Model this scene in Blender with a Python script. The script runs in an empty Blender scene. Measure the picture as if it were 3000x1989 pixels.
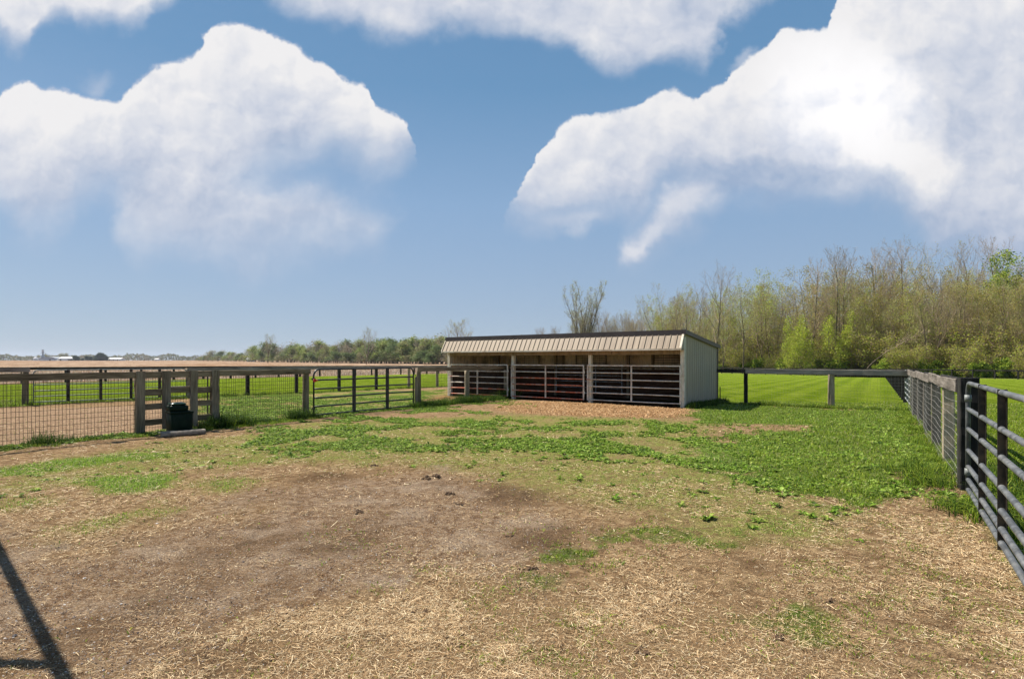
import bpy, math, random
import numpy as np
from math import radians, sin, cos, pi, sqrt, atan2
C = bpy.context.scene.collection
SC = bpy.context.scene

# ------------------------------------------------------------------ camera
EYE = 1.68                 # camera height over the yard
FOC = 1667.0               # focal length in pixels of the 3000 px wide photograph
HOR = 1055.0               # its horizon line
cam_d = bpy.data.cameras.new('camera')
cam = bpy.data.objects.new('camera', cam_d)
C.objects.link(cam)
cam.location = (0, 0, EYE)
cam.rotation_euler = (radians(90), 0, 0)
cam_d.sensor_width = 36.0
cam_d.lens = 36.0 * FOC / 3000.0
cam_d.shift_y = (HOR - 994.5) / 3000.0
cam_d.clip_start = 0.05
cam_d.clip_end = 9000
SC.camera = cam

# ------------------------------------------------------------------ sun and exposure
SUN_AZ = np.array([-0.88, 0.475]); SUN_AZ = SUN_AZ / np.linalg.norm(SUN_AZ)
SUN_EL = radians(53)
sd = bpy.data.lights.new('sun', 'SUN')
sd.energy = 4.8
sd.angle = radians(0.5)
sd.color = (1.0, 0.925, 0.81)
so = bpy.data.objects.new('sun', sd)
C.objects.link(so)
so.location = (0, 0, 50)
from mathutils import Vector
sv = Vector((SUN_AZ[0] * cos(SUN_EL), SUN_AZ[1] * cos(SUN_EL), sin(SUN_EL)))
so.rotation_euler = sv.to_track_quat('Z', 'Y').to_euler()
SC.view_settings.view_transform = 'Standard'
SC.view_settings.look = 'None'
SC.view_settings.exposure = 0.95
SC.view_settings.gamma = 1.0
SC.cycles.use_denoising = True

# ------------------------------------------------------------------ node helper
def nd(t, typ, ins=None, **props):
    n = t.nodes.new(typ)
    for k, v in props.items():
        setattr(n, k, v)
    if ins:
        for k, v in ins.items():
            s = n.inputs[k]
            if isinstance(v, bpy.types.NodeSocket):
                t.links.new(v, s)
            elif isinstance(v, bpy.types.Node):
                t.links.new(v.outputs[0], s)
            else:
                s.default_value = v
    return n
def mth(t, op, a, b=None, c=None, clamp=False):
    ins = {0: a}
    if b is not None: ins[1] = b
    if c is not None: ins[2] = c
    n = nd(t, 'ShaderNodeMath', ins, operation=op)
    n.use_clamp = clamp
    return n.outputs[0]
def mixc(t, f, a, b, blend='MIX'):
    n = nd(t, 'ShaderNodeMix', None, data_type='RGBA', blend_type=blend)
    for idx, v in ((0, f), (6, a), (7, b)):
        s = n.inputs[idx]
        if isinstance(v, bpy.types.NodeSocket): t.links.new(v, s)
        else: s.default_value = v if idx == 0 else (tuple(v) + (1,) if len(v) == 3 else v)
    return n.outputs[2]
def sstep(t, x, lo, hi, a=0.0, b=1.0):
    n = nd(t, 'ShaderNodeMapRange', {0: x, 1: lo, 2: hi, 3: a, 4: b}, interpolation_type='SMOOTHSTEP')
    return n.outputs[0]
def noise(t, vec, scale, detail=4, rough=0.55, dist=0.0, dim='3D'):
    n = nd(t, 'ShaderNodeTexNoise', {'Vector': vec, 'Scale': scale, 'Detail': detail, 'Roughness': rough, 'Distortion': dist})
    n.noise_dimensions = dim
    return n

# ------------------------------------------------------------------ world: sky with drifting cumulus
W = bpy.data.worlds.new('World'); SC.world = W
W.use_nodes = True
t = W.node_tree; t.nodes.clear()
tc = nd(t, 'ShaderNodeTexCoord')
dirv = tc.outputs['Generated']
sky = nd(t, 'ShaderNodeTexSky', None, sky_type='NISHITA')
sky.sun_disc = False
sky.sun_elevation = SUN_EL
sky.sun_rotation = atan2(SUN_AZ[0], SUN_AZ[1])
sky.altitude = 200; sky.air_density = 1.0; sky.dust_density = 0.6; sky.ozone_density = 1.6
sx = nd(t, 'ShaderNodeSeparateXYZ', {0: dirv})
dy = mth(t, 'MAXIMUM', sx.outputs[1], 0.12)
U = mth(t, 'DIVIDE', sx.outputs[0], dy)            # tangent-plane direction, east
V = mth(t, 'DIVIDE', sx.outputs[2], dy)            # and up
PX = mth(t, 'MULTIPLY_ADD', U, 1.667, 1.5)         # thousandths of tangent units
PY = mth(t, 'MULTIPLY_ADD', V, -1.667, 1.055)
front = sstep(t, sx.outputs[1], 0.15, 0.35)
P = nd(t, 'ShaderNodeCombineXYZ', {0: PX, 1: PY, 2: 0.0}).outputs[0]
n_big = noise(t, P, 4.5, 9, 0.56)
n_fine = noise(t, P, 15, 7, 0.62)
# displaced lookups give the cauliflower edge
def warp(amp1, amp2):
    a = nd(t, 'ShaderNodeVectorMath', {0: n_big.outputs['Color'], 1: (0.5, 0.5, 0.5)}, operation='SUBTRACT')
    a = nd(t, 'ShaderNodeVectorMath', {0: a, 'Scale': amp1}, operation='SCALE')
    b = nd(t, 'ShaderNodeVectorMath', {0: n_fine.outputs['Color'], 1: (0.5, 0.5, 0.5)}, operation='SUBTRACT')
    b = nd(t, 'ShaderNodeVectorMath', {0: b, 'Scale': amp2}, operation='SCALE')
    s = nd(t, 'ShaderNodeVectorMath', {0: P, 1: a}, operation='ADD')
    s = nd(t, 'ShaderNodeVectorMath', {0: s, 1: b}, operation='ADD')
    q = nd(t, 'ShaderNodeSeparateXYZ', {0: s})
    return q.outputs[0], q.outputs[1]
WX, WY = warp(0.10, 0.055)
SX_, SY_ = warp(0.22, 0.025)
def curve(pts, xs):
    n = nd(t, 'ShaderNodeFloatCurve')
    c = n.mapping.curves[0]
    pts = sorted(pts)
    while len(c.points) < len(pts): c.points.new(0.5, 0.5)
    for p, (x, y) in zip(c.points, pts):
        p.location = (x / 3000.0, (y + 500) / 2000.0)
        p.handle_type = 'AUTO_CLAMPED'
    n.mapping.update()
    t.links.new(mth(t, 'MULTIPLY', xs, 1 / 3.0), n.inputs[1])
    return mth(t, 'MULTIPLY_ADD', n.outputs[0], 2.0, -0.5)
def layer(top, bot, wt, wb, soft=False, strength=1.0, bend=1.0):
    x, y = (SX_, SY_) if soft else (WX, WY)
    T = curve(top, x)
    B = curve(bot, SX_)
    a = sstep(t, mth(t, 'SUBTRACT', y, T), -wt * 0.3, wt)
    b = sstep(t, mth(t, 'SUBTRACT', B, SY_), -wb * 0.5, wb)
    al = mth(t, 'MULTIPLY', mth(t, 'MULTIPLY', a, b), strength)
    den = mth(t, 'MAXIMUM', mth(t, 'SUBTRACT', B, T), 0.08)
    rel = mth(t, 'MULTIPLY', mth(t, 'DIVIDE', mth(t, 'SUBTRACT', PY, T), den), bend)
    return al, rel
layers = [
    # big cumulus at the left
    layer([(0, 268), (30, 238), (55, 228), (150, 255), (250, 275), (340, 290), (370, 262), (420, 220), (480, 185), (560, 170), (588, 150), (600, 120), (650, 72), (710, 72), (760, 88), (830, 120), (900, 142), (970, 178), (1010, 222), (1070, 245), (1085, 295), (1150, 325), (1190, 350), (1212, 400), (1240, 520), (1300, 700), (3000, 900)],
          [(0, 620), (60, 665), (110, 690), (180, 665), (260, 610), (380, 620), (480, 660), (600, 620), (720, 540), (850, 500), (1000, 505), (1130, 525), (1200, 500), (1250, 440), (1320, 300), (3000, 300)], 0.016, 0.15),
    # its lower, softer companion
    layer([(0, 900), (300, 700), (380, 520), (520, 450), (650, 470), (780, 500), (900, 540), (1000, 560), (1100, 570), (1180, 620), (1270, 900), (3000, 900)],
          [(0, 300), (300, 500), (380, 730), (520, 770), (650, 800), (780, 775), (900, 745), (1050, 720), (1140, 650), (1240, 400), (3000, 300)], 0.09, 0.16, True, 0.85),
    # top left
    layer([(0, -500), (3000, -500)], [(0, 125), (60, 150), (110, 90), (190, 62), (210, 82), (320, 72), (420, 50), (455, 15), (500, 0), (560, -60), (700, -300), (3000, -400)], 0.02, 0.07, False, 1, 0.9),
    # top middle, flat lower edge
    layer([(0, -400), (3000, -400)], [(0, -300), (700, -150), (770, 0), (860, 30), (1020, 58), (1110, 102), (1230, 112), (1300, 85), (1500, 98), (1640, 125), (1700, 178), (1800, 208), (1940, 190), (2030, 190), (2085, 140), (2120, 75), (2180, 20), (2260, -20), (2400, -300), (3000, -400)], 0.02, 0.075, False, 1, 0.85),
    # towering cumulus at the right
    layer([(0, 900), (1400, 800), (1490, 620), (1560, 490), (1600, 410), (1660, 355), (1765, 335), (1860, 310), (1920, 280), (1985, 270), (2035, 288), (2080, 258), (2130, 235), (2150, 195), (2200, 162), (2260, 118), (2300, 82), (2360, 85), (2410, 80), (2430, 40), (2455, -10), (2600, -300), (3000, -400)],
          [(0, 200), (1400, 480), (1480, 610), (1580, 650), (1740, 640), (1870, 640), (1960, 560), (2100, 545), (2200, 545), (2300, 545), (2400, 570), (2500, 585), (2590, 585), (2650, 630), (2750, 700), (2870, 745), (3000, 775)], 0.014, 0.12),
    # veil under it and hook-shaped tail
    layer([(0, 900), (1700, 1000), (1830, 730), (1900, 650), (1960, 550), (2040, 500), (2200, 470), (2400, 500), (3000, 560)],
          [(0, 200), (1750, 500), (1830, 745), (1880, 760), (1960, 730), (2040, 680), (2150, 600), (2300, 600), (2600, 640), (2900, 760), (3000, 800)], 0.07, 0.11, True, 0.72),
]
def blob(cx, cy, rx, ry, rot=0.0):
    m = nd(t, 'ShaderNodeMapping', {'Vector': nd(t, 'ShaderNodeCombineXYZ', {0: SX_, 1: SY_, 2: 0.0}), 'Location': (cx / 1000, cy / 1000, 0), 'Rotation': (0, 0, radians(rot)), 'Scale': (rx / 1000, ry / 1000, 1)}, vector_type='TEXTURE')
    g = nd(t, 'ShaderNodeTexGradient', {0: m}, gradient_type='SPHERICAL')
    return g.outputs['Fac']
tail = sstep(t, blob(1985, 610, 80, 160, 35), 0.02, 0.95)
tail2 = sstep(t, blob(1900, 715, 95, 46, -28), 0.02, 0.9)
smallc = sstep(t, blob(1680, 655, 150, 48, -4), 0.05, 0.9, 0, 0.5)
wisp = sstep(t, blob(2170, 165, 70, 42, -40), 0.15, 0.9, 0, 0.5)
wisp2 = sstep(t, blob(270, 235, 90, 60, -20), 0.2, 0.9, 0, 0.35)
one = mth(t, 'ADD', 0.0, 0.0)
A = None; lit = None
nbs = mth(t, 'SUBTRACT', n_big.outputs[0], 0.5)
n_low = noise(t, P, 3.2, 3, 0.5)
n_puff = noise(t, nd(t, 'ShaderNodeCombineXYZ', {0: WX, 1: WY, 2: 3.0}), 7.5, 5, 0.5)
pf = mth(t, 'MULTIPLY', mth(t, 'SUBTRACT', n_puff.outputs[0], 0.5), 1.5)
lw = mth(t, 'MULTIPLY', mth(t, 'SUBTRACT', n_low.outputs[0], 0.5), 1.6)
# relief: brightness rises where the puffs turn towards the light
def shifted(sc, det, off, zc):
    q = nd(t, 'ShaderNodeCombineXYZ', {0: mth(t, 'ADD', WX, off[0]), 1: mth(t, 'ADD', WY, off[1]), 2: zc})
    return noise(t, q, sc, det, 0.55).outputs[0]
em = mth(t, 'MULTIPLY', mth(t, 'SUBTRACT', shifted(6.0, 4, (.0, .0), 7.0), shifted(6.0, 4, (-.022, -.034), 7.0)), 1.25)
em2 = mth(t, 'MULTIPLY', mth(t, 'SUBTRACT', shifted(17.0, 4, (.0, .0), 9.0), shifted(17.0, 4, (-.008, -.012), 9.0)), .32)
pert = mth(t, 'ADD', mth(t, 'ADD', mth(t, 'MULTIPLY', pf, .22), mth(t, 'MULTIPLY', lw, .62)), mth(t, 'ADD', em, em2))
core = sstep(t, blob(2490, 300, 420, 330, 20), 0.0, 0.85)
core2 = sstep(t, blob(2620, 470, 330, 130, 30), 0.0, 0.8)
dim = sstep(t, blob(2820, 400, 190, 130, 30), 0.0, 0.8)
extra = {4: mth(t, 'SUBTRACT', mth(t, 'ADD', mth(t, 'MULTIPLY', core, 0.45), mth(t, 'MULTIPLY', core2, 0.35)), mth(t, 'MULTIPLY', dim, 0.12))}
for i, (al, rel) in enumerate(layers):
    base = [1.15, 0.55, 0.95, 0.75, 0.95, 0.30][i]
    slope = [1.05, 0.30, 0.15, 0.30, 0.70, 0.1][i]
    b = mth(t, 'ADD', mth(t, 'MULTIPLY_ADD', mth(t, 'MAXIMUM', rel, 0.0), -slope, base), pert)
    if i in extra: b = mth(t, 'ADD', b, extra[i])
    b = mth(t, 'MINIMUM', mth(t, 'MAXIMUM', b, 0.0), 1.0 if i != 4 else 1.25)
    if A is None: A, lit = al, b
    else:
        lit = nd(t, 'ShaderNodeMix', {0: mth(t, 'MULTIPLY', A, 1.0), 2: b, 3: lit}, data_type='FLOAT').outputs[0]
        A = mth(t, 'SUBTRACT', mth(t, 'ADD', A, al), mth(t, 'MULTIPLY', A, al))
for bl, br in ((tail, 0.8), (tail2, 0.9), (smallc, 0.6), (wisp, 0.6), (wisp2, 0.6)):
    nb = mth(t, 'MULTIPLY', bl, mth(t, 'SUBTRACT', 1.0, A))
    lit = nd(t, 'ShaderNodeMix', {0: mth(t, 'MULTIPLY', bl, 0.6), 2: lit, 3: br}, data_type='FLOAT').outputs[0]
    A = mth(t, 'ADD', A, nb)
A = mth(t, 'MULTIPLY', A, front)
ramp = nd(t, 'ShaderNodeValToRGB', {0: lit})
cr = ramp.color_ramp
cr.elements[0].position = 0.0; cr.elements[0].color = (0.40, 0.49, 0.66, 1)
cr.elements[1].position = 1.0; cr.elements[1].color = (0.92, 0.91, 0.92, 1)
e = cr.elements.new(0.5); e.color = (0.66, 0.70, 0.80, 1)
ccol = nd(t, 'ShaderNodeVectorMath', {0: ramp.outputs[0], 'Scale': 7.9}, operation='SCALE').outputs[0]
hotc = nd(t, 'ShaderNodeVectorMath', {0: ccol, 'Scale': mth(t, 'MAXIMUM', 1.0, mth(t, 'MULTIPLY_ADD', core, 0.22, 0.95))}, operation='SCALE').outputs[0]
# the clear air between: Nishita sky blended with the measured spring-day gradient by height above the horizon
gr = nd(t, 'ShaderNodeValToRGB', {0: sx.outputs[2]})
ge = gr.color_ramp.elements
ge[0].position = 0.0; ge[0].color = (.30, .39, .52, 1)
ge[1].position = 1.0; ge[1].color = (.06, .16, .34, 1)
for q, c in ((.08, (.275, .37, .51)), (.26, (.215, .342, .52)), (.43, (.118, .255, .435))):
    e = ge.new(q); e.color = (*c, 1)
grs_ = nd(t, 'ShaderNodeVectorMath', {0: gr.outputs[0], 'Scale': 10.0}, operation='SCALE').outputs[0]
skyc = mixc(t, 0.85, sky.outputs[0], grs_)
fin = mixc(t, A, skyc, hotc)
bg = nd(t, 'ShaderNodeBackground', {'Color': fin, 'Strength': 0.062})
nd(t, 'ShaderNodeOutputWorld', {0: bg})
W.cycles.sampling_method = 'MANUAL'; W.cycles.sample_map_resolution = 512

# ------------------------------------------------------------------ small maths
def smooth(x, a, b):
    u = np.clip((x - a) / (b - a), 0, 1)
    return u * u * (3 - 2 * u)
def _hash(i, j, s):
    h = (i * 374761393 + j * 668265263 + s * 2147483647 + 12345) & 0xffffffff
    h = ((h ^ (h >> 13)) * 1274126177) & 0xffffffff
    return ((h ^ (h >> 16)) & 0xffff) / 65535.0
def vnoise(x, y, seed=0):
    x = np.asarray(x, float); y = np.asarray(y, float)
    i = np.floor(x).astype(np.int64); j = np.floor(y).astype(np.int64)
    u = x - i; v = y - j
    u = u * u * (3 - 2 * u); v = v * v * (3 - 2 * v)
    a = _hash(i, j, seed); b = _hash(i + 1, j, seed); c = _hash(i, j + 1, seed); d = _hash(i + 1, j + 1, seed)
    return (a * (1 - u) + b * u) * (1 - v) + (c * (1 - u) + d * u) * v
def fbm(x, y, sc, seed=0, oct=4):
    s = 0; a = 0.5; tot = 0
    for o in range(oct):
        s = s + a * vnoise(np.asarray(x) * sc * 2 ** o + 17.3 * o, np.asarray(y) * sc * 2 ** o - 9.1 * o, seed + o); tot += a; a *= 0.55
    return s / tot
def gp(px, py):
    """yard point (flat ground) seen in direction px, py of the survey picture"""
    s = EYE / (py - HOR)
    return np.array([(px - 1500) * s, FOC * s])
def ray(px, Z):
    return np.array([(px - 1500) / FOC * Z, Z])
def zg(x, y):
    """height of the land"""
    x = np.asarray(x, float); y = np.asarray(y, float)
    r = np.sqrt(x * x + y * y) + 1e-6
    w = smooth(x / r, 0.0, 0.5)
    left = np.clip(-(r - 45) * 0.0095, -0.75, 0) + smooth(r, 250, 1000) * 1.35
    right = np.clip(-(r - 18) * 0.0105, -1.1, 0)
    near = (1 - smooth(r, 18, 34)) * ((fbm(x, y, 0.35, 5, 3) - 0.5) * 0.07 + (fbm(x, y, 1.6, 9, 3) - 0.5) * 0.03)
    return left * (1 - w) + right * w + near
def on_line(p0, p1, px):
    """distance along p0-p1 where it crosses the sight line of px"""
    d = (p1 - p0) / np.linalg.norm(p1 - p0); k = (px - 1500) / FOC
    return (k * p0[1] - p0[0]) / (d[0] - k * d[1])

# ------------------------------------------------------------------ mesh helpers
def mk(name, v, faces, mat, parent=None, col=None, smooth_=False, midx=None, **tags):
    v = np.asarray(v, np.float32).reshape(-1, 3)
    me = bpy.data.meshes.new(name)
    if not isinstance(faces, list): faces = [faces]
    faces = [np.asarray(f, np.int32) for f in faces if len(f)]
    nl = sum(f.size for f in faces); nf = sum(len(f) for f in faces)
    me.vertices.add(len(v)); me.vertices.foreach_set('co', v.ravel())
    me.loops.add(nl); me.loops.foreach_set('vertex_index', np.concatenate([f.ravel() for f in faces]))
    me.polygons.add(nf)
    tot = np.concatenate([np.full(len(f), f.shape[1], np.int32) for f in faces])
    me.polygons.foreach_set('loop_start', np.concatenate([[0], np.cumsum(tot)[:-1]]).astype(np.int32))
    me.polygons.foreach_set('loop_total', tot)
    me.polygons.foreach_set('use_smooth', np.full(nf, bool(smooth_)))
    for m in (mat if isinstance(mat, (list, tuple)) else [mat]): me.materials.append(m)
    if midx is not None: me.polygons.foreach_set('material_index', np.asarray(midx, np.int32))
    if col is not None:
        for an, arr in (col.items() if isinstance(col, dict) else [('tint', col)]):
            at = me.color_attributes.new(an, 'FLOAT_COLOR', 'POINT')
            arr = np.asarray(arr, np.float32)
            if arr.shape[1] == 3: arr = np.hstack([arr, np.ones((len(arr), 1), np.float32)])
            at.data.foreach_set('color', arr.ravel())
    me.update(calc_edges=True); me.validate()
    o = bpy.data.objects.new(name, me); C.objects.link(o)
    if parent is not None: o.parent = parent
    for k, x in tags.items(): o[k] = x
    return o
def root(name, label, cat, loc=(0, 0, 0), rz=0.0, group=None):
    o = bpy.data.objects.new(name, None); C.objects.link(o)
    o.location = loc; o.rotation_euler = (0, 0, rz); o.empty_display_size = 0.3
    o['label'] = label; o['category'] = cat
    if group: o['group'] = group
    return o
class MB:
    def __init__(s): s.v = []; s.q = []; s.t = []; s.n = 0
    def add(s, v, q=None, tr=None):
        v = np.asarray(v, float).reshape(-1, 3)
        if q is not None and len(q): s.q.append(np.asarray(q, int) + s.n)
        if tr is not None and len(tr): s.t.append(np.asarray(tr, int) + s.n)
        s.v.append(v); s.n += len(v)
        return s
    def box(s, x0, x1, y0, y1, z0, z1):
        v = [(x, y, z) for z in (z0, z1) for y in (y0, y1) for x in (x0, x1)]
        return s.add(v, [(0, 2, 3, 1), (4, 5, 7, 6), (0, 1, 5, 4), (2, 6, 7, 3), (0, 4, 6, 2), (1, 3, 7, 5)])
    def board(s, x0, x1, y0, y1, z0, z1, axis=0, n=10, jit=0.004, bev=0.006, seed=0, sag=0.0):
        """sawn board: octagonal section with worn edges, slightly uneven along its length"""
        rg = np.random.RandomState(seed + int(abs(x0) * 37 + abs(z0) * 91 + abs(y0) * 53) % 9999)
        lo = np.array([x0, y0, z0]); hi = np.array([x1, y1, z1])
        a = axis; b, c = [k for k in range(3) if k != a]
        B0, B1, C0, C1 = lo[b], hi[b], lo[c], hi[c]
        e = min(bev, (B1 - B0) * 0.3, (C1 - C0) * 0.3)
        sec = [(B0 + e, C0), (B1 - e, C0), (B1, C0 + e), (B1, C1 - e), (B1 - e, C1), (B0 + e, C1), (B0, C1 - e), (B0, C0 + e)]
        V = []
        ph = rg.rand() * 6
        for i in range(n + 1):
            w = lo[a] + (hi[a] - lo[a]) * i / n
            o1, o2 = rg.normal(0, jit, 2)
            o2 -= sag * 4 * (i / n) * (1 - i / n)
            for (p, q) in sec:
                r = [0, 0, 0]; r[a] = w; r[b] = p + o1 + rg.normal(0, jit * 0.3); r[c] = q + o2 + rg.normal(0, jit * 0.3)
                V.append(r)
        Q = [(i * 8 + k, i * 8 + (k + 1) % 8, (i + 1) * 8 + (k + 1) % 8, (i + 1) * 8 + k) for i in range(n) for k in range(8)]
        cap = lambda o: [(o, o + 1, o + 2, o + 3), (o, o + 3, o + 4, o + 7), (o + 4, o + 5, o + 6, o + 7)]
        return s.add(V, Q + cap(0) + cap(n * 8))
    def tube(s, pts, r, sides=8, closed=False, cap=True):
        pts = np.asarray(pts, float); n = len(pts)
        r = np.full(n, r, float) if np.isscalar(r) else np.asarray(r, float)
        T = np.gradient(pts, axis=0) if n > 2 else np.repeat((pts[1:] - pts[:1]), 2, 0)
        T /= np.linalg.norm(T, axis=1)[:, None] + 1e-9
        up = np.array([0, 0, 1.0]) if abs(T[0][2]) < 0.9 else np.array([0, 1.0, 0])
        if np.ptp(T @ np.array([0, 1.0, 0])) < 1e-6 and abs(T[0][1]) < 0.5: up = np.array([0, 1.0, 0])
        A_ = np.cross(T, up); A_ /= np.linalg.norm(A_, axis=1)[:, None] + 1e-9
        B_ = np.cross(T, A_)
        an = np.arange(sides) / sides * 2 * pi + pi / sides
        V = pts[:, None] + r[:, None, None] * (np.cos(an)[None, :, None] * A_[:, None] + np.sin(an)[None, :, None] * B_[:, None])
        Q = [(i * sides + k, i * sides + (k + 1) % sides, (i + 1) * sides + (k + 1) % sides, (i + 1) * sides + k) for i in range(n - 1) for k in range(sides)]
        V = V.reshape(-1, 3); TR = []
        if cap:
            V = np.vstack([V, pts[:1], pts[-1:]]); c0 = n * sides
            TR = [(k, c0, (k + 1) % sides) for k in range(sides)] + [((n - 1) * sides + k, (n - 1) * sides + (k + 1) % sides, c0 + 1) for k in range(sides)]
        return s.add(V, Q, TR)
    def cyl(s, x, y, z0, z1, r0, r1=None, sides=12, rings=1, jit=0.0, seed=0):
        r1 = r0 if r1 is None else r1
        rg = np.random.RandomState(seed)
        k = np.linspace(0, 1, rings + 1)
        pts = np.stack([x + rg.normal(0, jit, rings + 1), y + rg.normal(0, jit, rings + 1), z0 + (z1 - z0) * k], 1)
        return s.tube(pts, r0 + (r1 - r0) * k, sides)
    def prism(s, poly, y0, y1):
        """closed polygon in the x-z plane pushed from y0 to y1"""
        n = len(poly)
        V = [(a, y0, b) for a, b in poly] + [(a, y1, b) for a, b in poly]
        Q = [(i, (i + 1) % n, n + (i + 1) % n, n + i) for i in range(n)]
        TR = [(0, i + 1, i) for i in range(1, n - 1)] + [(n, n + i, n + i + 1) for i in range(1, n - 1)]
        return s.add(V, Q, TR)
    def out(s, name, mat, parent=None, sm=False, **tags):
        f = []
        if s.q: f.append(np.vstack(s.q))
        if s.t: f.append(np.vstack(s.t))
        return mk(name, np.vstack(s.v), f, mat, parent, smooth_=sm, **tags)
def wires(P0, P1, r):
    """thin four-sided wires between point arrays"""
    P0 = np.asarray(P0, float); P1 = np.asarray(P1, float)
    return segs(P0, P1, np.full(len(P0), r), np.full(len(P0), r), 4)
def segs(P0, P1, R0, R1, sides):
    T = P1 - P0; T = T / (np.linalg.norm(T, axis=1)[:, None] + 1e-9)
    up = np.where(np.abs(T[:, 2:3]) < 0.9, np.array([[0, 0, 1.0]]), np.array([[1.0, 0, 0]]))
    A_ = np.cross(T, up); A_ /= np.linalg.norm(A_, axis=1)[:, None] + 1e-9
    B_ = np.cross(T, A_)
    an = np.arange(sides) / sides * 2 * pi
    ring = np.cos(an)[None, :, None] * A_[:, None] + np.sin(an)[None, :, None] * B_[:, None]
    V = np.concatenate([P0[:, None] + R0[:, None, None] * ring, P1[:, None] + R1[:, None, None] * ring], 1).reshape(-1, 3)
    k = np.arange(sides); q = np.stack([k, (k + 1) % sides, sides + (k + 1) % sides, sides + k], 1)
    Q = (np.arange(len(P0))[:, None, None] * 2 * sides + q[None]).reshape(-1, 4)
    return V, Q
def copy_tree(o, parent=None):
    c = o.copy(); C.objects.link(c)
    if parent is not None: c.parent = parent
    for ch in list(o.children): copy_tree(ch, c)
    return c

# ------------------------------------------------------------------ materials
def mat(name):
    m = bpy.data.materials.new(name); m.use_nodes = True
    tr = m.node_tree; tr.nodes.clear()
    out = nd(tr, 'ShaderNodeOutputMaterial')
    return m, tr, out
def simple(name, col, rough=0.6, metal=0.0, var=0.15, scale=8.0, stretch=(1, 1, 1), dark=None, dark_amt=0.4, dark_scale=2.0, bump=0.2, spec=0.3):
    m, tr, out = mat(name)
    tc = nd(tr, 'ShaderNodeTexCoord')
    mp = nd(tr, 'ShaderNodeMapping', {0: tc.outputs['Object'], 'Scale': stretch})
    n1 = noise(tr, mp, scale, 6, 0.65)
    n2 = noise(tr, tc.outputs['Object'], dark_scale, 5, 0.6)
    lo = tuple(max(0, c * (1 - var * 2)) for c in col); hi = tuple(min(1, c * (1 + var * 2)) for c in col)
    c = mixc(tr, sstep(tr, n1.outputs[0], 0.3, 0.7), lo, hi)
    if dark is not None:
        c = mixc(tr, mth(tr, 'MULTIPLY', sstep(tr, n2.outputs[0], 0.45, 0.62), dark_amt), c, dark)
    b = nd(tr, 'ShaderNodeBump', {'Height': n1.outputs[0], 'Strength': bump, 'Distance': 0.01})
    p = nd(tr, 'ShaderNodeBsdfPrincipled', {'Base Color': c, 'Roughness': rough, 'Metallic': metal, 'Normal': b, 'Specular IOR Level': spec})
    tr.links.new(p.outputs[0], out.inputs[0])
    return m
def wood(name, lo, mid, hi, axis=0, rough=0.85, knots=True):
    """weathered timber, grain running along the given object axis"""
    m, tr, out = mat(name)
    tc = nd(tr, 'ShaderNodeTexCoord')
    sc = [22, 22, 22]; sc[axis] = 1.3
    mp = nd(tr, 'ShaderNodeMapping', {0: tc.outputs['Object'], 'Scale': sc})
    n1 = noise(tr, mp, 1.6, 7, 0.7, 0.6)
    sc2 = [5, 5, 5]; sc2[axis] = 0.7
    mp2 = nd(tr, 'ShaderNodeMapping', {0: tc.outputs['Object'], 'Scale': sc2})
    n2 = noise(tr, mp2, 1.0, 5, 0.6)
    r = nd(tr, 'ShaderNodeValToRGB', {0: mth(tr, 'ADD', mth(tr, 'MULTIPLY', n1.outputs[0], 0.55), mth(tr, 'MULTIPLY', n2.outputs[0], 0.45))})
    e = r.color_ramp.elements
    e[0].position = 0.36; e[0].color = (*lo, 1); e[1].position = 0.64; e[1].color = (*hi, 1)
    k = e.new(0.5); k.color = (*mid, 1)
    c = r.outputs[0]
    if knots:
        vo = nd(tr, 'ShaderNodeTexVoronoi', {0: mp2, 'Scale': 0.8})
        c = mixc(tr, mth(tr, 'MULTIPLY', sstep(tr, vo.outputs[0], 0.16, 0.05), 0.7), c, tuple(x * 0.25 for x in lo))
    b = nd(tr, 'ShaderNodeBump', {'Height': n1.outputs[0], 'Strength': 0.5, 'Distance': 0.006})
    p = nd(tr, 'ShaderNodeBsdfPrincipled', {'Base Color': c, 'Roughness': rough, 'Normal': b, 'Specular IOR Level': 0.2})
    tr.links.new(p.outputs[0], out.inputs[0])
    return m
M = {}
M['rail_a'] = wood('weathered_brown_board', (.05, .037, .022), (.20, .15, .095), (.38, .30, .20), 0)
M['plank_a'] = wood('weathered_upright', (.05, .04, .028), (.185, .148, .103), (.31, .26, .19), 2)
M['rail_grey'] = wood('silver_grey_board', (.075, .065, .055), (.23, .205, .18), (.40, .37, .33), 0)
M['post_grey'] = wood('silver_grey_post', (.022, .019, .015), (.075, .066, .054), (.17, .15, .125), 2)
M['rail_sun'] = wood('toned_down_grey_board', (.055, .047, .040), (.145, .125, .108), (.27, .24, .215), 0)  # darker copy of rail_grey; its brightness in the sun is taken down in the colour
M['post_tan'] = wood('tan_round_post', (.10, .08, .05), (.30, .245, .165), (.46, .39, .28), 2)
M['post_brown'] = wood('brown_round_post', (.05, .04, .025), (.17, .135, .085), (.30, .24, .16), 2)
M['rail_black'] = wood('black_stained_board', (.008, .007, .006), (.02, .018, .016), (.06, .055, .05), 0, 0.75)
M['post_black'] = wood('black_stained_post', (.006, .005, .005), (.016, .015, .014), (.06, .055, .05), 2, 0.75)
M['wire'] = simple('old_galvanised_wire', (.055, .04, .028), 0.6, 0.3, 0.3, 30)
M['wire_bright'] = simple('galvanised_wire', (.22, .21, .195), 0.6, 0.0, 0.25, 30)
M['tube_black'] = simple('black_painted_tube', (.022, .022, .024), 0.42, 0.0, 0.3, 14, spec=0.5)
M['tube_grey'] = simple('grey_galvanised_tube', (.085, .092, .10), 0.55, 0.25, 0.22, 9, (1, 1, 1), (.22, .22, .21), 0.35, 6.0, 0.1)
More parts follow.
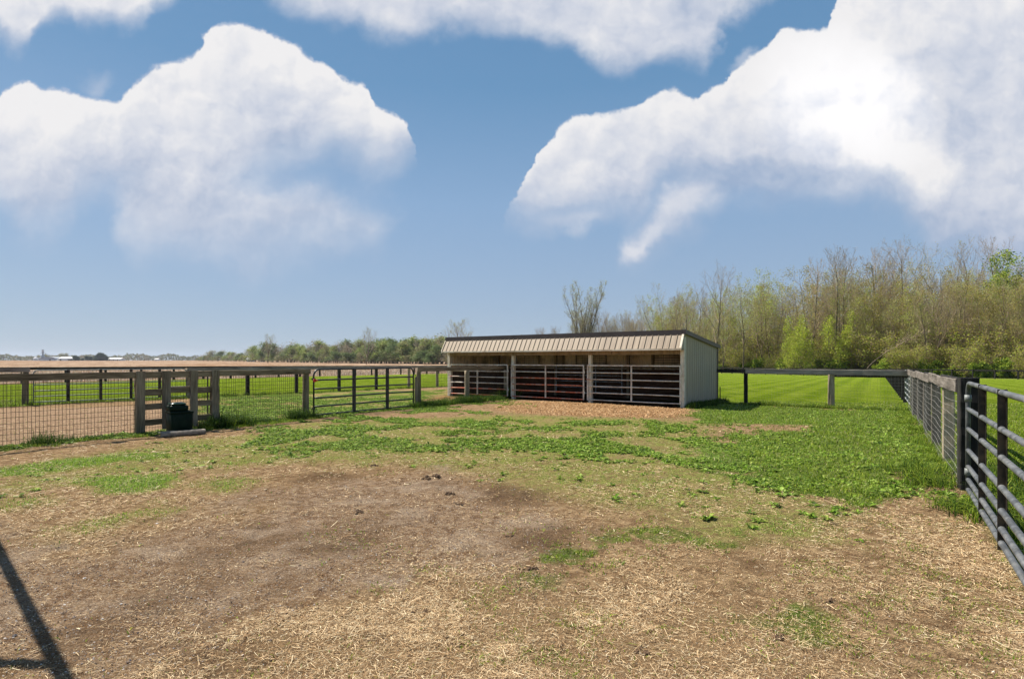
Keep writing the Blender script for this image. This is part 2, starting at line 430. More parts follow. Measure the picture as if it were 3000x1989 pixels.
M['tube_pale'] = simple('pale_galvanised_tube', (.20, .215, .21), 0.6, 0.2, 0.2, 12)
M['brace_dark'] = simple('dark_brace_strap', (.018, .016, .014), 0.5, 0.2, 0.4, 9, (1, 1, .3), (.10, .075, .05), 0.5, 5)
M['red'] = simple('red_tag', (.62, .02, .02), 0.5, 0, 0.1, 9)
M['steel_pale'] = simple('worn_pale_steel', (.66, .61, .53), 0.6, 0.05, 0.12, 9, (3, 1, 1), (.30, .19, .12), 0.55, 2.6, 0.1)
M['steel_rust'] = simple('red_primer_steel', (.62, .17, .09), 0.65, 0.0, 0.22, 7, (2, 1, 1), (.50, .42, .34), 0.75, 3.2, 0.1)
M['steel_blue'] = simple('old_blue_grey_steel', (.42, .44, .46), 0.6, 0.1, 0.2, 9, (3, 1, 1), (.12, .07, .05), 0.5, 3)
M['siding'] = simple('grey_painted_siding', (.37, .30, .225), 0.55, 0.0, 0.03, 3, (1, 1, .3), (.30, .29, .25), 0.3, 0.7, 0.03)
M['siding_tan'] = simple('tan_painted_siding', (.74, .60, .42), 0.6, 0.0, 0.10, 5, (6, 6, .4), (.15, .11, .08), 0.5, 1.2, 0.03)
M['trim'] = simple('cream_trim', (.70, .64, .53), 0.55, 0, 0.08, 6, (1, 1, .5), (.36, .24, .14), 0.5, 2.2, 0.1)
M['trim_brown'] = simple('dark_brown_metal', (.052, .040, .040), 0.45, 0.1, 0.12, 4, spec=0.5)
M['post_cream'] = wood('cream_washed_post', (.34, .26, .18), (.72, .65, .52), (.82, .77, .66), 2, 0.8)
M['kick'] = wood('dark_kickboard', (.03, .016, .010), (.085, .045, .028), (.16, .085, .052), 0)
M['inner_wood'] = wood('inner_frame_wood', (.12, .085, .05), (.24, .18, .11), (.34, .26, .18), 2)
M['green_plastic'] = simple('dark_green_poly', (.003, .012, .006), 0.55, 0, 0.2, 6, spec=0.12)
M['green_lid'] = simple('faded_green_lid', (.02, .05, .03), 0.28, 0, 0.15, 6, spec=0.6)
M['concrete'] = simple('worn_concrete', (.24, .205, .165), 0.9, 0, 0.18, 12, dark=(.13, .11, .09), dark_amt=0.5)
M['roof'] = simple('brown_roof_sheet', (.06, .048, .045), 0.5, 0.1, 0.1, 3)
# streaky tan front panels of the shed roof
m, tr, out = mat('streaked_tan_panel')
tcn = nd(tr, 'ShaderNodeTexCoord')
mp = nd(tr, 'ShaderNodeMapping', {0: tcn.outputs['Object'], 'Scale': (9, .25, .45)})
n1 = noise(tr, mp, 1.2, 4, 0.6)
mp2 = nd(tr, 'ShaderNodeMapping', {0: tcn.outputs['Object'], 'Scale': (40, .6, .8)})
n2 = noise(tr, mp2, 1.0, 3, 0.6)
n3 = noise(tr, tcn.outputs['Object'], 0.35, 3, 0.5)
sxx = nd(tr, 'ShaderNodeSeparateXYZ', {0: tcn.outputs['Object']})
amt = sstep(tr, sxx.outputs[0], 1.0, 7.5, 0.25, 1.0)      # the right half is more stained
fct = mth(tr, 'MULTIPLY', amt, sstep(tr, mth(tr, 'ADD', mth(tr, 'MULTIPLY', n1.outputs[0], .6), mth(tr, 'MULTIPLY', n2.outputs[0], .4)), 0.40, 0.62))
cc = mixc(tr, fct, (.315, .245, .172), (.20, .145, .10))
p = nd(tr, 'ShaderNodeBsdfPrincipled', {'Base Color': cc, 'Roughness': 0.55, 'Specular IOR Level': 0.35})
tr.links.new(p.outputs[0], out.inputs[0]); M['panel'] = m

def foliage(name, trans=0.35, rough=0.55, mult=(1, 1, 1), spec=0.25):
    m, tr, out = mat(name)
    a = nd(tr, 'ShaderNodeAttribute', None, attribute_name='tint')
    c = mixc(tr, 1.0, a.outputs['Color'], mult, 'MULTIPLY')
    p = nd(tr, 'ShaderNodeBsdfPrincipled', {'Base Color': c, 'Roughness': rough, 'Specular IOR Level': spec * .5})
    if trans > 0:
        tl = nd(tr, 'ShaderNodeBsdfTranslucent', {0: c})
        mx = nd(tr, 'ShaderNodeMixShader', {0: trans, 1: p, 2: tl})
        tr.links.new(mx.outputs[0], out.inputs[0])
    else:
        tr.links.new(p.outputs[0], out.inputs[0])
    return m
M['leaf'] = foliage('leaf', 0.4)
M['litter'] = foliage('straw_litter', 0.15, 0.6)
M['stone'] = foliage('stone', 0.0, 0.8)
M['bark'] = simple('grey_brown_bark', (.13, .10, .075), 0.9, 0, 0.3, 5, (3, 3, .5), (.06, .05, .04), 0.5, 1.0)
M['bark_pale'] = simple('pale_bark', (.56, .50, .40), 0.85, 0, 0.25, 5, (2, 2, .5), (.16, .13, .10), 0.6, 0.8)
M['bark_dark'] = simple('dark_bark', (.085, .07, .055), 0.9, 0, 0.3, 5, (3, 3, .5))
M['twig'] = simple('brown_twigs', (.33, .25, .175), 0.9, 0, 0.2, 5)
M['twig_pale'] = simple('pale_twigs', (.30, .25, .20), 0.9, 0, 0.2, 5)
M['dung'] = simple('dry_manure', (.10, .062, .035), 0.95, 0, 0.4, 60)

# ------------------------------------------------------------------ where things stand
A0 = gp(0, 1312); A1 = gp(1490, 1165)                    # front fence
dA = (A1 - A0) / np.linalg.norm(A1 - A0)
B0 = gp(75, 1187); B1 = gp(1282, 1133.5)                 # second fence
B1 = B1 if B1[1] > 0 else B1
C0 = ray(309, 48.5); C1 = ray(937, 68)
D0 = ray(2944, 77); D1 = ray(2400, 99)
Sh0 = gp(1312, 1159); Sh1 = gp(2003, 1194)
LS = np.linalg.norm(Sh1 - Sh0); uS = (Sh1 - Sh0) / LS; vS = np.array([-uS[1], uS[0]]); DS = 3.85
E0 = gp(2185, 1181); E1 = gp(2428, 1193.2); Ec = gp(2670, 1198.6)
F0 = ray(2835, 7.3)
dF = (Ec - F0) / np.linalg.norm(Ec - F0); LF = np.linalg.norm(Ec - F0)

# ------------------------------------------------------------------ zones of the land
def poly_sd(x, y, pts):
    """signed distance to a world polygon, positive inside"""
    x = np.asarray(x, float); y = np.asarray(y, float)
    pts = np.asarray(pts, float); n = len(pts)
    ins = np.zeros(x.shape, bool); dm = np.full(x.shape, 1e9)
    for i in range(n):
        ax, ay = pts[i]; bx, by = pts[(i + 1) % n]
        c = ((ay > y) != (by > y)) & (x < (bx - ax) * (y - ay) / (by - ay + 1e-12) + ax)
        ins ^= c
        ex, ey = bx - ax, by - ay
        tt = np.clip(((x - ax) * ex + (y - ay) * ey) / (ex * ex + ey * ey + 1e-12), 0, 1)
        dm = np.minimum(dm, (x - ax - tt * ex) ** 2 + (y - ay - tt * ey) ** 2)
    dm = np.sqrt(dm)
    return np.where(ins, dm, -dm)
def gpoly(pp): return np.array([gp(a, b) for a, b in pp])
Z_ = {}
Z_['weeds'] = gpoly([(2015, 1200), (2100, 1178), (2428, 1195), (2675, 1200), (2712, 1260), (2745, 1320), (2800, 1420), (2840, 1480), (2743, 1436), (2708, 1390), (2690, 1467), (2578, 1492), (2451, 1478), (2318, 1456), (2229, 1436), (2102, 1404), (1969, 1350), (2000, 1318), (2110, 1275), (2070, 1245), (2030, 1228)])
Z_['barepath'] = gpoly([(2035, 1262), (2130, 1244), (2388, 1246), (2375, 1262), (2210, 1272)])
Z_['patchy'] = gpoly([(560, 1292), (900, 1232), (1240, 1192), (1490, 1170), (1530, 1185), (1400, 1212), (1500, 1232), (1760, 1228), (2010, 1240), (2060, 1290), (1960, 1352), (1760, 1345), (1500, 1305), (1300, 1312), (900, 1325), (560, 1302)])
Z_['pale'] = gpoly([(300, 1330), (900, 1240), (1500, 1215), (2050, 1235), (2300, 1450), (2500, 1500), (2400, 1560), (2100, 1560), (1900, 1500), (1600, 1430), (1300, 1372), (900, 1360), (560, 1370), (0, 1440), (0, 1385)])
Z_['stripA'] = gpoly([(0, 1372), (150, 1352), (320, 1333), (480, 1322), (490, 1335), (330, 1352), (150, 1375), (0, 1396)])
Z_['lime1'] = gpoly([(250, 1400), (340, 1392), (490, 1391), (480, 1425), (400, 1442), (270, 1442)])
Z_['lime2'] = gpoly([(150, 1560), (190, 1540), (300, 1510), (420, 1480), (440, 1500), (330, 1535), (260, 1570), (170, 1572)])
Z_['lime3'] = gpoly([(560, 1425), (620, 1402), (740, 1396), (730, 1412), (640, 1435)])
Z_['lime4'] = gpoly([(0, 1480), (100, 1455), (155, 1448), (150, 1468), (60, 1490), (0, 1500)])
Z_['sp1'] = gpoly([(2015, 1560), (2030, 1515), (2110, 1515), (2150, 1580), (2110, 1598)])
Z_['sp2'] = gpoly([(1690, 1600), (1800, 1560), (1960, 1545), (1990, 1570), (1830, 1600), (1720, 1650), (1620, 1700), (1600, 1660)])
Z_['sp3'] = gpoly([(2310, 1730), (2370, 1720), (2390, 1780), (2340, 1870), (2380, 1930), (2320, 1930), (2310, 1830)])
Z_['sp4'] = gpoly([(2630, 1600), (2700, 1590), (2790, 1640), (2760, 1655), (2660, 1630)])
Z_['sp5'] = gpoly([(2870, 1650), (2960, 1660), (3000, 1700), (2960, 1710), (2900, 1680)])
Z_['gravel'] = gpoly([(-200, 1490), (250, 1600), (500, 1560), (700, 1475), (980, 1412), (1250, 1372), (1400, 1400), (1500, 1450), (1620, 1500), (1640, 1600), (1540, 1650), (1320, 1650), (1190, 1700), (1060, 1750), (860, 1800), (700, 1850), (420, 1940), (100, 2000), (-400, 1900), (-500, 1600)])
Z_['straw1'] = gpoly([(900, 1790), (1150, 1735), (1400, 1700), (1500, 1720), (1480, 1800), (1560, 2150), (650, 2150), (700, 1900)])
Z_['straw2'] = gpoly([(330, 1920), (560, 1850), (720, 1860), (700, 2150), (100, 2150), (200, 1960)])
Z_['straw3'] = gpoly([(1640, 1750), (1850, 1700), (2100, 1740), (2300, 1800), (2500, 2150), (1560, 2150), (1560, 1900)])
Z_['straw4'] = gpoly([(2660, 1500), (2800, 1530), (2960, 1600), (3100, 1800), (3100, 1900), (2900, 1800), (2750, 1720), (2700, 1600), (2550, 1540)])
Z_['dark1'] = gpoly([(1330, 1398), (1480, 1420), (1570, 1445), (1590, 1475), (1480, 1478), (1390, 1440)])
Z_['dark2'] = gpoly([(640, 1510), (750, 1480), (860, 1472), (840, 1500), (700, 1530)])
Z_['dark3'] = gpoly([(820, 1610), (960, 1570), (1060, 1570), (1080, 1610), (900, 1650), (760, 1720), (700, 1700)])
Z_['dark4'] = gpoly([(1490, 1560), (1640, 1550), (1660, 1590), (1500, 1600)])
Z_['dark5'] = gpoly([(870, 1395), (1150, 1378), (1180, 1395), (900, 1412)])
Z_['dark6'] = gpoly([(560, 1900), (760, 1800), (900, 1830), (820, 1960), (620, 1985)])
Z_['dark7'] = gpoly([(2130, 1640), (2230, 1620), (2330, 1680), (2220, 1720)])
Z_['chips'] = gpoly([(1490, 1176), (1720, 1177), (2003, 1192), (2030, 1209), (1980, 1226), (1700, 1220), (1560, 1213), (1450, 1200)])
Z_['dirtpad'] = np.array([gp(-900, 1330), gp(-900, 1205), gp(240, 1193), gp(480, 1190), gp(560, 1212), gp(600, 1246), gp(400, 1272), gp(0, 1312)])
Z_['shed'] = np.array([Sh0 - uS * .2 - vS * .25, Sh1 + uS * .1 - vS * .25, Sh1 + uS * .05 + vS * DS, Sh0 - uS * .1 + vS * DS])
Z_['insideA'] = np.array([gp(600, 1246), gp(560, 1205), gp(620, 1162), gp(900, 1150), gp(1210, 1144), gp(1312, 1140), gp(1312, 1160), Sh0, A1, gp(1229, 1190), gp(900, 1222)])
Z_['inGate'] = np.array([gp(1236, 1187), gp(1232, 1172), gp(1290, 1160), Sh0, A1])
# the lawns: everything outside fences B, E and F, up to C and D
dB = (B1 - B0) / np.linalg.norm(B1 - B0); dE = (Ec - E0) / np.linalg.norm(Ec - E0)
def side(x, y, p, d): return (x - p[0]) * (-d[1]) + (y - p[1]) * d[0]        # positive to the left of the direction
dC = (C1 - C0) / np.linalg.norm(C1 - C0); dD = (D1 - D0) / np.linalg.norm(D1 - D0)
def zones(x, y):
    x = np.asarray(x, float); y = np.asarray(y, float)
    n1 = fbm(x, y, 1.1, 21, 4) - 0.5; n2 = fbm(x, y, 3.5, 31, 4) - 0.5
    ed = n1 * 1.1 + n2 * 0.5
    sd_ = lambda k: poly_sd(x, y, Z_[k])
    mk_ = lambda k, w=0.25, e=1.0: smooth(sd_(k) + ed * e, -w, w)
    right = np.maximum(side(x, y, F0, dF) * -1, 0)         # outside F
    outF = smooth(-side(x, y, F0, dF), -0.15, 0.1)
    outE = smooth(side(x, y, E0, dE), -0.1, 0.35) * (x > 6)
    outB = smooth(side(x, y, B0, dB) + n2 * .5, -0.1, 0.5) * (1 - smooth(x, -1.5, 1.0)) 
    backS = smooth((x - Sh0[0]) * vS[0] + (y - Sh0[1]) * vS[1], DS + .1, DS + .5) * (x > -3)
    lawn = np.clip(np.maximum.reduce([outF, outE, outB, backS]), 0, 1)
    lawn = np.where((x < -3) & (side(x, y, B0, dB) < 0), 0, lawn)
    field = smooth(side(x, y, C0, dC), 0.0, 0.8)
    r = np.sqrt(x * x + y * y)
    wood_ = smooth(side(x, y, D0, -dD), 0.5, 3.0) * (x > 2) 
    field = field * (1 - smooth(x, 5, 20)); field = np.maximum(field, (y > 140) * (x <= 20) * 1.0)
    lawn = lawn * (1 - field) * (1 - wood_)
    yard = (1 - lawn) * (1 - field) * (1 - wood_)
    weeds = smooth(sd_('weeds') + ed * 1.1 + .5 * (fbm(x, y, 2.4, 71, 3) - .5), -.35, .5) * (1 - .75 * mk_('barepath', .4, .9)) * yard
    pn = fbm(x, y, 1.0, 77, 4)
    patch = mk_('patchy', .8, 1.4) * smooth(pn - .012 + 0.22 * (fbm(x, y, 4, 78, 3) - .5), 0.47, 0.56) * yard
    inA = mk_('insideA', .4, .8) * (.35 + .65 * smooth(fbm(x, y, 1.3, 79, 4), 0.36, 0.50)) * yard * (1 - mk_('inGate', .5, .5))
    dB_ = np.abs(side(x, y, B0, dB)); nearB = (1 - smooth(dB_ + ed * .5, .25, .8)) * (y < 40) * (x < 0) * (x > -30)
    dA_ = -side(x, y, A0, dA); tA = (x - A0[0]) * dA[0] + (y - A0[1]) * dA[1]
    stripFA = (1 - smooth(np.abs(dA_ - .12) + ed * .4, .22, .5)) * (tA > -3) * (tA < 17.5)
    lime = np.maximum.reduce([mk_('stripA', .25, .4), mk_('lime1', .3, .5) * .9, mk_('lime2', .3, .8) * .55, mk_('lime3', .3, .6) * .5, mk_('lime4', .3, .6) * .5]) 
    spr = np.maximum.reduce([mk_(k, .25, .8) for k in ('sp1', 'sp2', 'sp3', 'sp4', 'sp5')]) * smooth(n2, -.08, .12)
    pale = np.maximum(mk_('pale', .6, 1.0), .8 * mk_('insideA', .4, .8))
    gravel = mk_('gravel', .9, 1.4)
    straw = np.maximum.reduce([mk_(k, .5, 1.1) * q for k, q in (('straw1', 1.), ('straw2', .5), ('straw3', .62), ('straw4', .75))])
    dark = np.maximum.reduce([mk_('dark%d' % k, .55, 1.2) for k in range(1, 8)]) * .8
    dark = np.maximum(dark, .62 * smooth(fbm(x, y * 1.3, .8, 131, 5), .48, .70) * mk_('gravel', .8, 1)) * yard
    chips = np.maximum(mk_('chips', .3, .5), mk_('inGate', .3, .3)) * yard
    pad = np.maximum(mk_('dirtpad', .3, .5), 0) * yard
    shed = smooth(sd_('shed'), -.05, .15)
    return dict(lawn=lawn, field=field, wood=wood_, yard=yard, weeds=weeds, patch=patch, inA=inA, nearB=nearB, stripFA=stripFA, lime=lime * yard, spr=spr * yard, pale=pale * yard, gravel=gravel * yard * (1 - dark * .5), straw=straw * yard, dark=dark, chips=chips * (1 - shed), pad=pad, shed=shed, n1=n1, n2=n2)

# ------------------------------------------------------------------ ground sheet
angs = np.concatenate([np.linspace(-46, 46, 900), np.linspace(46, 314, 80)[1:-1]])
angs = np.radians(angs)
rad = np.concatenate([[0.4, 1.0, 1.6], 2.0 * (24 / 2.0) ** np.linspace(0, 1, 400), 24 * (4500 / 24.0) ** np.linspace(0, 1, 190)[1:]])
RR, AA = np.meshgrid(rad, angs, indexing='ij')
gx = (RR * np.sin(AA)).ravel(); gy = (RR * np.cos(AA)).ravel()
z = zones(gx, gy)
rr0 = np.sqrt(gx * gx + gy * gy)
fine = (fbm(gx, gy, 7, 201, 3) - .5) * .020 + (fbm(gx, gy, 22, 202, 2) - .5) * .010
dents = -np.clip(fbm(gx, gy, 4.5, 203, 2) - .62, 0, 1) * .12
gz = zg(gx, gy) + (fine + dents) * (1 - smooth(rr0, 11, 20)) * z['yard'] + z['weeds'] * .01
na = len(angs); nr = len(rad)
i, j = np.meshgrid(np.arange(nr - 1), np.arange(na), indexing='ij')
Q = np.stack([i * na + j, i * na + (j + 1) % na, (i + 1) * na + (j + 1) % na, (i + 1) * na + j], -1).reshape(-1, 4)[:, ::-1]
gv = np.stack([gx, gy, gz], 1)
gv = np.vstack([gv, [[0, 0, float(zg(0, 0))]]])
cf = np.stack([np.full(na, nr * na), (np.arange(na) + 1) % na, np.arange(na)], 1)
grs = np.clip(z['weeds'] * .9 + z['patch'] * .8 + z['inA'] * .75 + z['nearB'] * .9 + z['stripFA'] + z['lime'] * .8 + z['spr'] * .6, 0, 1)
def pack(*a): return np.vstack([np.stack([np.clip(q, 0, 1) for q in a], 1), np.zeros((1, len(a)))])
mA = pack(grs, z['gravel'], np.clip(z['straw'] * .8 + (1 - z['gravel']) * .25, 0, 1))
mB = pack(z['lawn'], z['field'], z['wood'])
mC = pack(z['dark'], z['pale'], z['chips'])
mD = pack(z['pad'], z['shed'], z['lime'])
m, tr, out = mat('land')
tcn = nd(tr, 'ShaderNodeTexCoord'); OC = tcn.outputs['Object']
def att(n):
    a = nd(tr, 'ShaderNodeAttribute', None, attribute_name=n)
    s = nd(tr, 'ShaderNodeSeparateColor', {0: a.outputs['Color']}); return s.outputs
aA, aB, aC, aD = att('zoneA'), att('zoneB'), att('zoneC'), att('zoneD')
nf = noise(tr, OC, 45, 5, 0.7); nm = noise(tr, OC, 9, 6, 0.65); nl = noise(tr, OC, 1.3, 5, 0.6); nx = noise(tr, OC, 160, 3, 0.6)
mps = nd(tr, 'ShaderNodeMapping', {0: OC, 'Scale': (30, 160, 30), 'Rotation': (0, 0, .5)})
ns1 = noise(tr, mps, 1.0, 3, 0.6, 1.5)
mps2 = nd(tr, 'ShaderNodeMapping', {0: OC, 'Scale': (35, 170, 30), 'Rotation': (0, 0, 2.2)})
ns2 = noise(tr, mps2, 1.0, 3, 0.6, 1.5)
fibre = mth(tr, 'MAXIMUM', ns1.outputs[0], ns2.outputs[0])
fib = sstep(tr, fibre, 0.5, 0.72)
# dry grass and straw thatch
base = mixc(tr, sstep(tr, nm.outputs[0], .35, .65), (.25, .150, .078), (.54, .370, .205))
base = mixc(tr, mth(tr, 'MULTIPLY', fib, .5), base, (.66, .51, .31))
base = mixc(tr, mth(tr, 'MULTIPLY', sstep(tr, nf.outputs[0], .52, .64), .65), base, (.075, .045, .024))
nb_ = noise(tr, OC, 2.6, 6, .7)
base = mixc(tr, mth(tr, 'MULTIPLY', sstep(tr, nb_.outputs[0], .50, .64), .55), base, (.165, .098, .052))
base = mixc(tr, mth(tr, 'MULTIPLY', sstep(tr, nx.outputs[0], .60, .70), .5), base, (.60, .46, .30))
pl = mth(tr, 'MULTIPLY', aC[1], sstep(tr, nl.outputs[0], .34, .56, .45, 1.0))
pl = mth(tr, 'MULTIPLY', pl, sstep(tr, nm.outputs[0], .38, .56, .30, 1.0))
base = mixc(tr, pl, base, mixc(tr, sstep(tr, nf.outputs[0], .4, .6), (.17, .20, .045), (.40, .41, .12)))
# straw
strw = mixc(tr, fib, (.31, .195, .10), (.80, .62, .38))
strw = mixc(tr, mth(tr, 'MULTIPLY', sstep(tr, nf.outputs[0], .55, .68), .6), strw, (.10, .065, .035))
base = mixc(tr, sstep(tr, mth(tr, 'ADD', aA[2], mth(tr, 'MULTIPLY_ADD', nm.outputs[0], .6, -.3)), .4, .75), base, strw)
# gravelly dirt
vo = nd(tr, 'ShaderNodeTexVoronoi', {0: OC, 'Scale': 110.0})
grv = mixc(tr, sstep(tr, nm.outputs[0], .35, .65), (.215, .128, .072), (.455, .315, .192))
grv = mixc(tr, mth(tr, 'MULTIPLY', sstep(tr, nl.outputs[0], .48, .62), .6), grv, (.50, .38, .27))
vs = nd(tr, 'ShaderNodeSeparateColor', {0: vo.outputs['Color']})
grv = mixc(tr, mth(tr, 'MULTIPLY', sstep(tr, vs.outputs[0], .80, .9), .6), grv, (.60, .50, .40))
grv = mixc(tr, mth(tr, 'MULTIPLY', sstep(tr, vs.outputs[1], .75, .9), .5), grv, (.09, .06, .045))
base = mixc(tr, sstep(tr, mth(tr, 'ADD', aA[1], mth(tr, 'MULTIPLY_ADD', nm.outputs[0], 1.5, -.75)), .2, .8), base, grv)
# trodden paddock dirt
padc = mixc(tr, sstep(tr, nm.outputs[0], .35, .62), (.27, .17, .105), (.53, .37, .24))
padc = mixc(tr, mth(tr, 'MULTIPLY', fib, .5), padc, (.52, .40, .26))
base = mixc(tr, aD[0], base, padc)
# wood chips in front of the shed
chp = mixc(tr, sstep(tr, nf.outputs[0], .36, .62), (.24, .135, .06), (.48, .29, .145))
base = mixc(tr, aC[2], base, chp)
# dark moist dirt
base = mixc(tr, mth(tr, 'MULTIPLY', sstep(tr, mth(tr, 'ADD', aC[0], mth(tr, 'MULTIPLY_ADD', nm.outputs[0], 1.9, -.95)), .3, 1.0), .85), base, (.125, .075, .044))
# green growth in the soil cover
grn = mixc(tr, sstep(tr, nf.outputs[0], .35, .65), (.065, .12, .018), (.20, .27, .055))
base = mixc(tr, sstep(tr, mth(tr, 'ADD', aA[0], mth(tr, 'MULTIPLY_ADD', nm.outputs[0], .7, -.35)), .3, .75), base, grn)
base = mixc(tr, mth(tr, 'MULTIPLY', aD[2], sstep(tr, nf.outputs[0], .3, .6)), base, (.23, .34, .05))
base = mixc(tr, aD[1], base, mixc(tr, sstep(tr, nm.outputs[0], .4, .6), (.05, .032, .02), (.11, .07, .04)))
# lawn, mown in stripes running away along the right-hand fence
ang = atan2(dF[1], dF[0])
ml = nd(tr, 'ShaderNodeMapping', {0: OC, 'Rotation': (0, 0, -ang)}, vector_type='POINT')
sl = nd(tr, 'ShaderNodeSeparateXYZ', {0: ml})
st = mth(tr, 'SINE', mth(tr, 'MULTIPLY_ADD', nl.outputs[0], 1.3, mth(tr, 'MULTIPLY', sl.outputs[1], 3.6)))
lw_ = mixc(tr, sstep(tr, st, -.7, .7), (.122, .183, .012), (.172, .238, .018))
lw_ = mixc(tr, sstep(tr, nf.outputs[0], .45, .7, 0, .5), lw_, (.07, .115, .008))
nL2 = noise(tr, nd(tr, 'ShaderNodeMapping', {0: OC, 'Scale': (1, .25, 1), 'Rotation': (0, 0, -ang)}), 1.6, 5, .65)
lw_ = mixc(tr, sstep(tr, nL2.outputs[0], .48, .66, 0, .6), lw_, (.27, .31, .06))
lw_ = mixc(tr, sstep(tr, nm.outputs[0], .5, .66, 0, .5), lw_, (.075, .13, .01))
base = mixc(tr, aB[0], base, lw_)
# corn stubble field in rows
mf = nd(tr, 'ShaderNodeMapping', {0: OC, 'Rotation': (0, 0, radians(-12)), 'Scale': (.35, .22, 1)})
nfd = noise(tr, mf, .7, 7, 0.8); nfl = noise(tr, mf, .04, 4, .6)
fc = mixc(tr, sstep(tr, nfd.outputs[0], .46, .56), (.15, .092, .055), (.44, .335, .245))
fc = mixc(tr, sstep(tr, nfl.outputs[0], .45, .6, 0, .6), fc, (.22, .13, .075))
base = mixc(tr, aB[1], base, fc)
base = mixc(tr, aB[2], base, mixc(tr, sstep(tr, nl.outputs[0], .4, .6), (.06, .10, .02), (.15, .20, .05)))
h = mth(tr, 'ADD', mth(tr, 'MULTIPLY', nf.outputs[0], .5), mth(tr, 'MULTIPLY', mth(tr, 'ADD', nm.outputs[0], fib), .7))
h = mth(tr, 'ADD', h, mth(tr, 'MULTIPLY', nx.outputs[0], .5))
bp = nd(tr, 'ShaderNodeBump', {'Height': h, 'Strength': 1.0, 'Distance': .035})
p = nd(tr, 'ShaderNodeBsdfPrincipled', {'Base Color': base, 'Roughness': .95, 'Normal': bp, 'Specular IOR Level': .0})
tr.links.new(p.outputs[0], out.inputs[0])
mk('ground', gv, [Q, cf], m, col={'zoneA': mA, 'zoneB': mB, 'zoneC': mC, 'zoneD': mD}, smooth_=True, kind='structure')

# ------------------------------------------------------------------ fences
def line_root(name, label, cat, p0, p1, group=None):
    d = p1 - p0
    return root(name, label, cat, (p0[0], p0[1], 0), atan2(d[1], d[0]), group)
def lz(p0, d, tt): return float(zg(p0[0] + d[0] * tt, p0[1] + d[1] * tt))
def mesh_panel(r_, p0, d, t0, t1, z0, z1, dx, dz, rad_, y, mt, seed=0, gz=0.0, sagx=0.012, hr=None):
    """one woven wire panel in a fence's local axes"""
    rg = np.random.RandomState(seed + 5)
    xs = np.arange(t0, t1, dx); nv = len(xs)
    zs = np.arange(z0, z1 + 1e-6, dz)
    gx_ = (t1 - t0) / 12.0
    P0_, P1_ = [], []
    wob = rg.normal(0, 0.004, (nv, 3))
    yb = lambda x: y + 0.012 * math.sin(x * 2.1 + seed)
    for k, x in enumerate(xs):
        zz = np.linspace(z0, z1, 4)
        q = [(x + wob[k, 0] * i, yb(x), zz[i] + gz) for i in range(4)]
        for a, b in zip(q[:-1], q[1:]): P0_.append(a); P1_.append(b)
    n = max(4, int((t1 - t0) / 0.5))
    for k, zz in enumerate(zs):
        q = [(t0 + (t1 - t0) * i / n, yb(t0 + (t1 - t0) * i / n), zz + gz + sagx * math.sin(i * 1.3 + k * 2.0) * .5) for i in range(n + 1)]
        for a, b in zip(q[:-1], q[1:]): P0_.append(a); P1_.append(b)
    P0_ = np.array(P0_); P1_ = np.array(P1_); rr_ = np.where(np.abs(P1_[:, 2] - P0_[:, 2]) > .1, rad_, hr or rad_)
    v, q = segs(P0_, P1_, rr_, rr_, 4)
    return mk('wire_mesh', v, q, mt, r_)

# --- A: weathered front fence with woven wire, in two runs each side of the black gate
LA = np.linalg.norm(A1 - A0)
tH = on_line(A0, A1, 913); tL = on_line(A0, A1, 1213)           # gate opening
fa = line_root('wire_fence', 'weathered brown board and wire fence on both sides of the dark green water trough', 'fence', A0, A1)
HA = 1.42
tP = [on_line(A0, A1, q) for q in (-330, -110, 407, 627)]
t900 = on_line(A0, A1, 899)
# wire and rails run behind the uprights
def rail(r_, a, b, z0, z1, y0, y1, mt, name='top_rail', seed=0, n=8, **kw):
    mb = MB(); mb.board(a, b, y0, y1, z0, z1, 0, n, 0.003, 0.006, seed); return mb.out(name, mt, r_, **kw)
Q0, Q1 = on_line(A0, A1, 394), on_line(A0, A1, 637)
rail(fa, tP[0], Q0 + .02, HA - .145, HA - .005, -.052, -.012, M['rail_a'], seed=1, n=14)
rail(fa, Q1 - .1, t900 + .1, HA - .145, HA - .002, -.055, -.015, M['rail_a'], seed=3, n=10)
# squeeze panel beside the water trough: four uprights and short boards
up = [(394, 420), (470, 495), (552, 574), (616, 637)]
ut = [(on_line(A0, A1, a), on_line(A0, A1, b)) for a, b in up]
for k, (a, b) in enumerate(ut):
    mb = MB(); mb.board(a, b, -.10, -.055, 0.0 if k in (0, 3) else .07, HA + .01, 2, 8, .003, .006, 60 + k)
    mb.out('upright_board', M['plank_a'], fa)
def brd(a, b, z0, z1, k, y=-.05): rail(fa, a, b, z0, z1, y, y + .035, M['rail_a'], 'cross_board', 80 + k, 4)
brd(ut[0][0] - .0, ut[3][1] + .05, HA - .15, HA - .005, 1)
for k, (z0, z1) in enumerate([(.86, 1.01), (.54, .68), (.185, .325)]):
    brd(ut[0][0] + .02, ut[1][1] - .02, z0, z1, 10 + k)
    brd(ut[2][0] + .02, ut[3][1] - .02, z0 + .01, z1 + .01, 20 + k)
brd(ut[1][0] + .02, ut[2][1] - .02, .90, 1.045, 30)
for k, tt in enumerate([tP[0], tP[1], (ut[0][0] + ut[0][1]) / 2, (ut[3][0] + ut[3][1]) / 2 + .0]):
    mb = MB(); mb.cyl(tt, .07, -.1, HA - .03, .062, .055, 10, 5, .004, k); mb.out('fence_post', M['post_brown'], fa, True)
mb = MB(); mb.cyl(t900, .05, -.1, HA - .02, .098, .088, 14, 8, .003, 8); mb.out('fence_post', M['post_brown'], fa, True)
mesh_panel(fa, A0, dA, tP[0], Q0, .02, HA - .1, .063, .108, .0038, .0, M['wire'], 1)
mesh_panel(fa, A0, dA, Q0, Q1, .02, HA - .1, .063, .108, .0034, .0, M['wire'], 2)
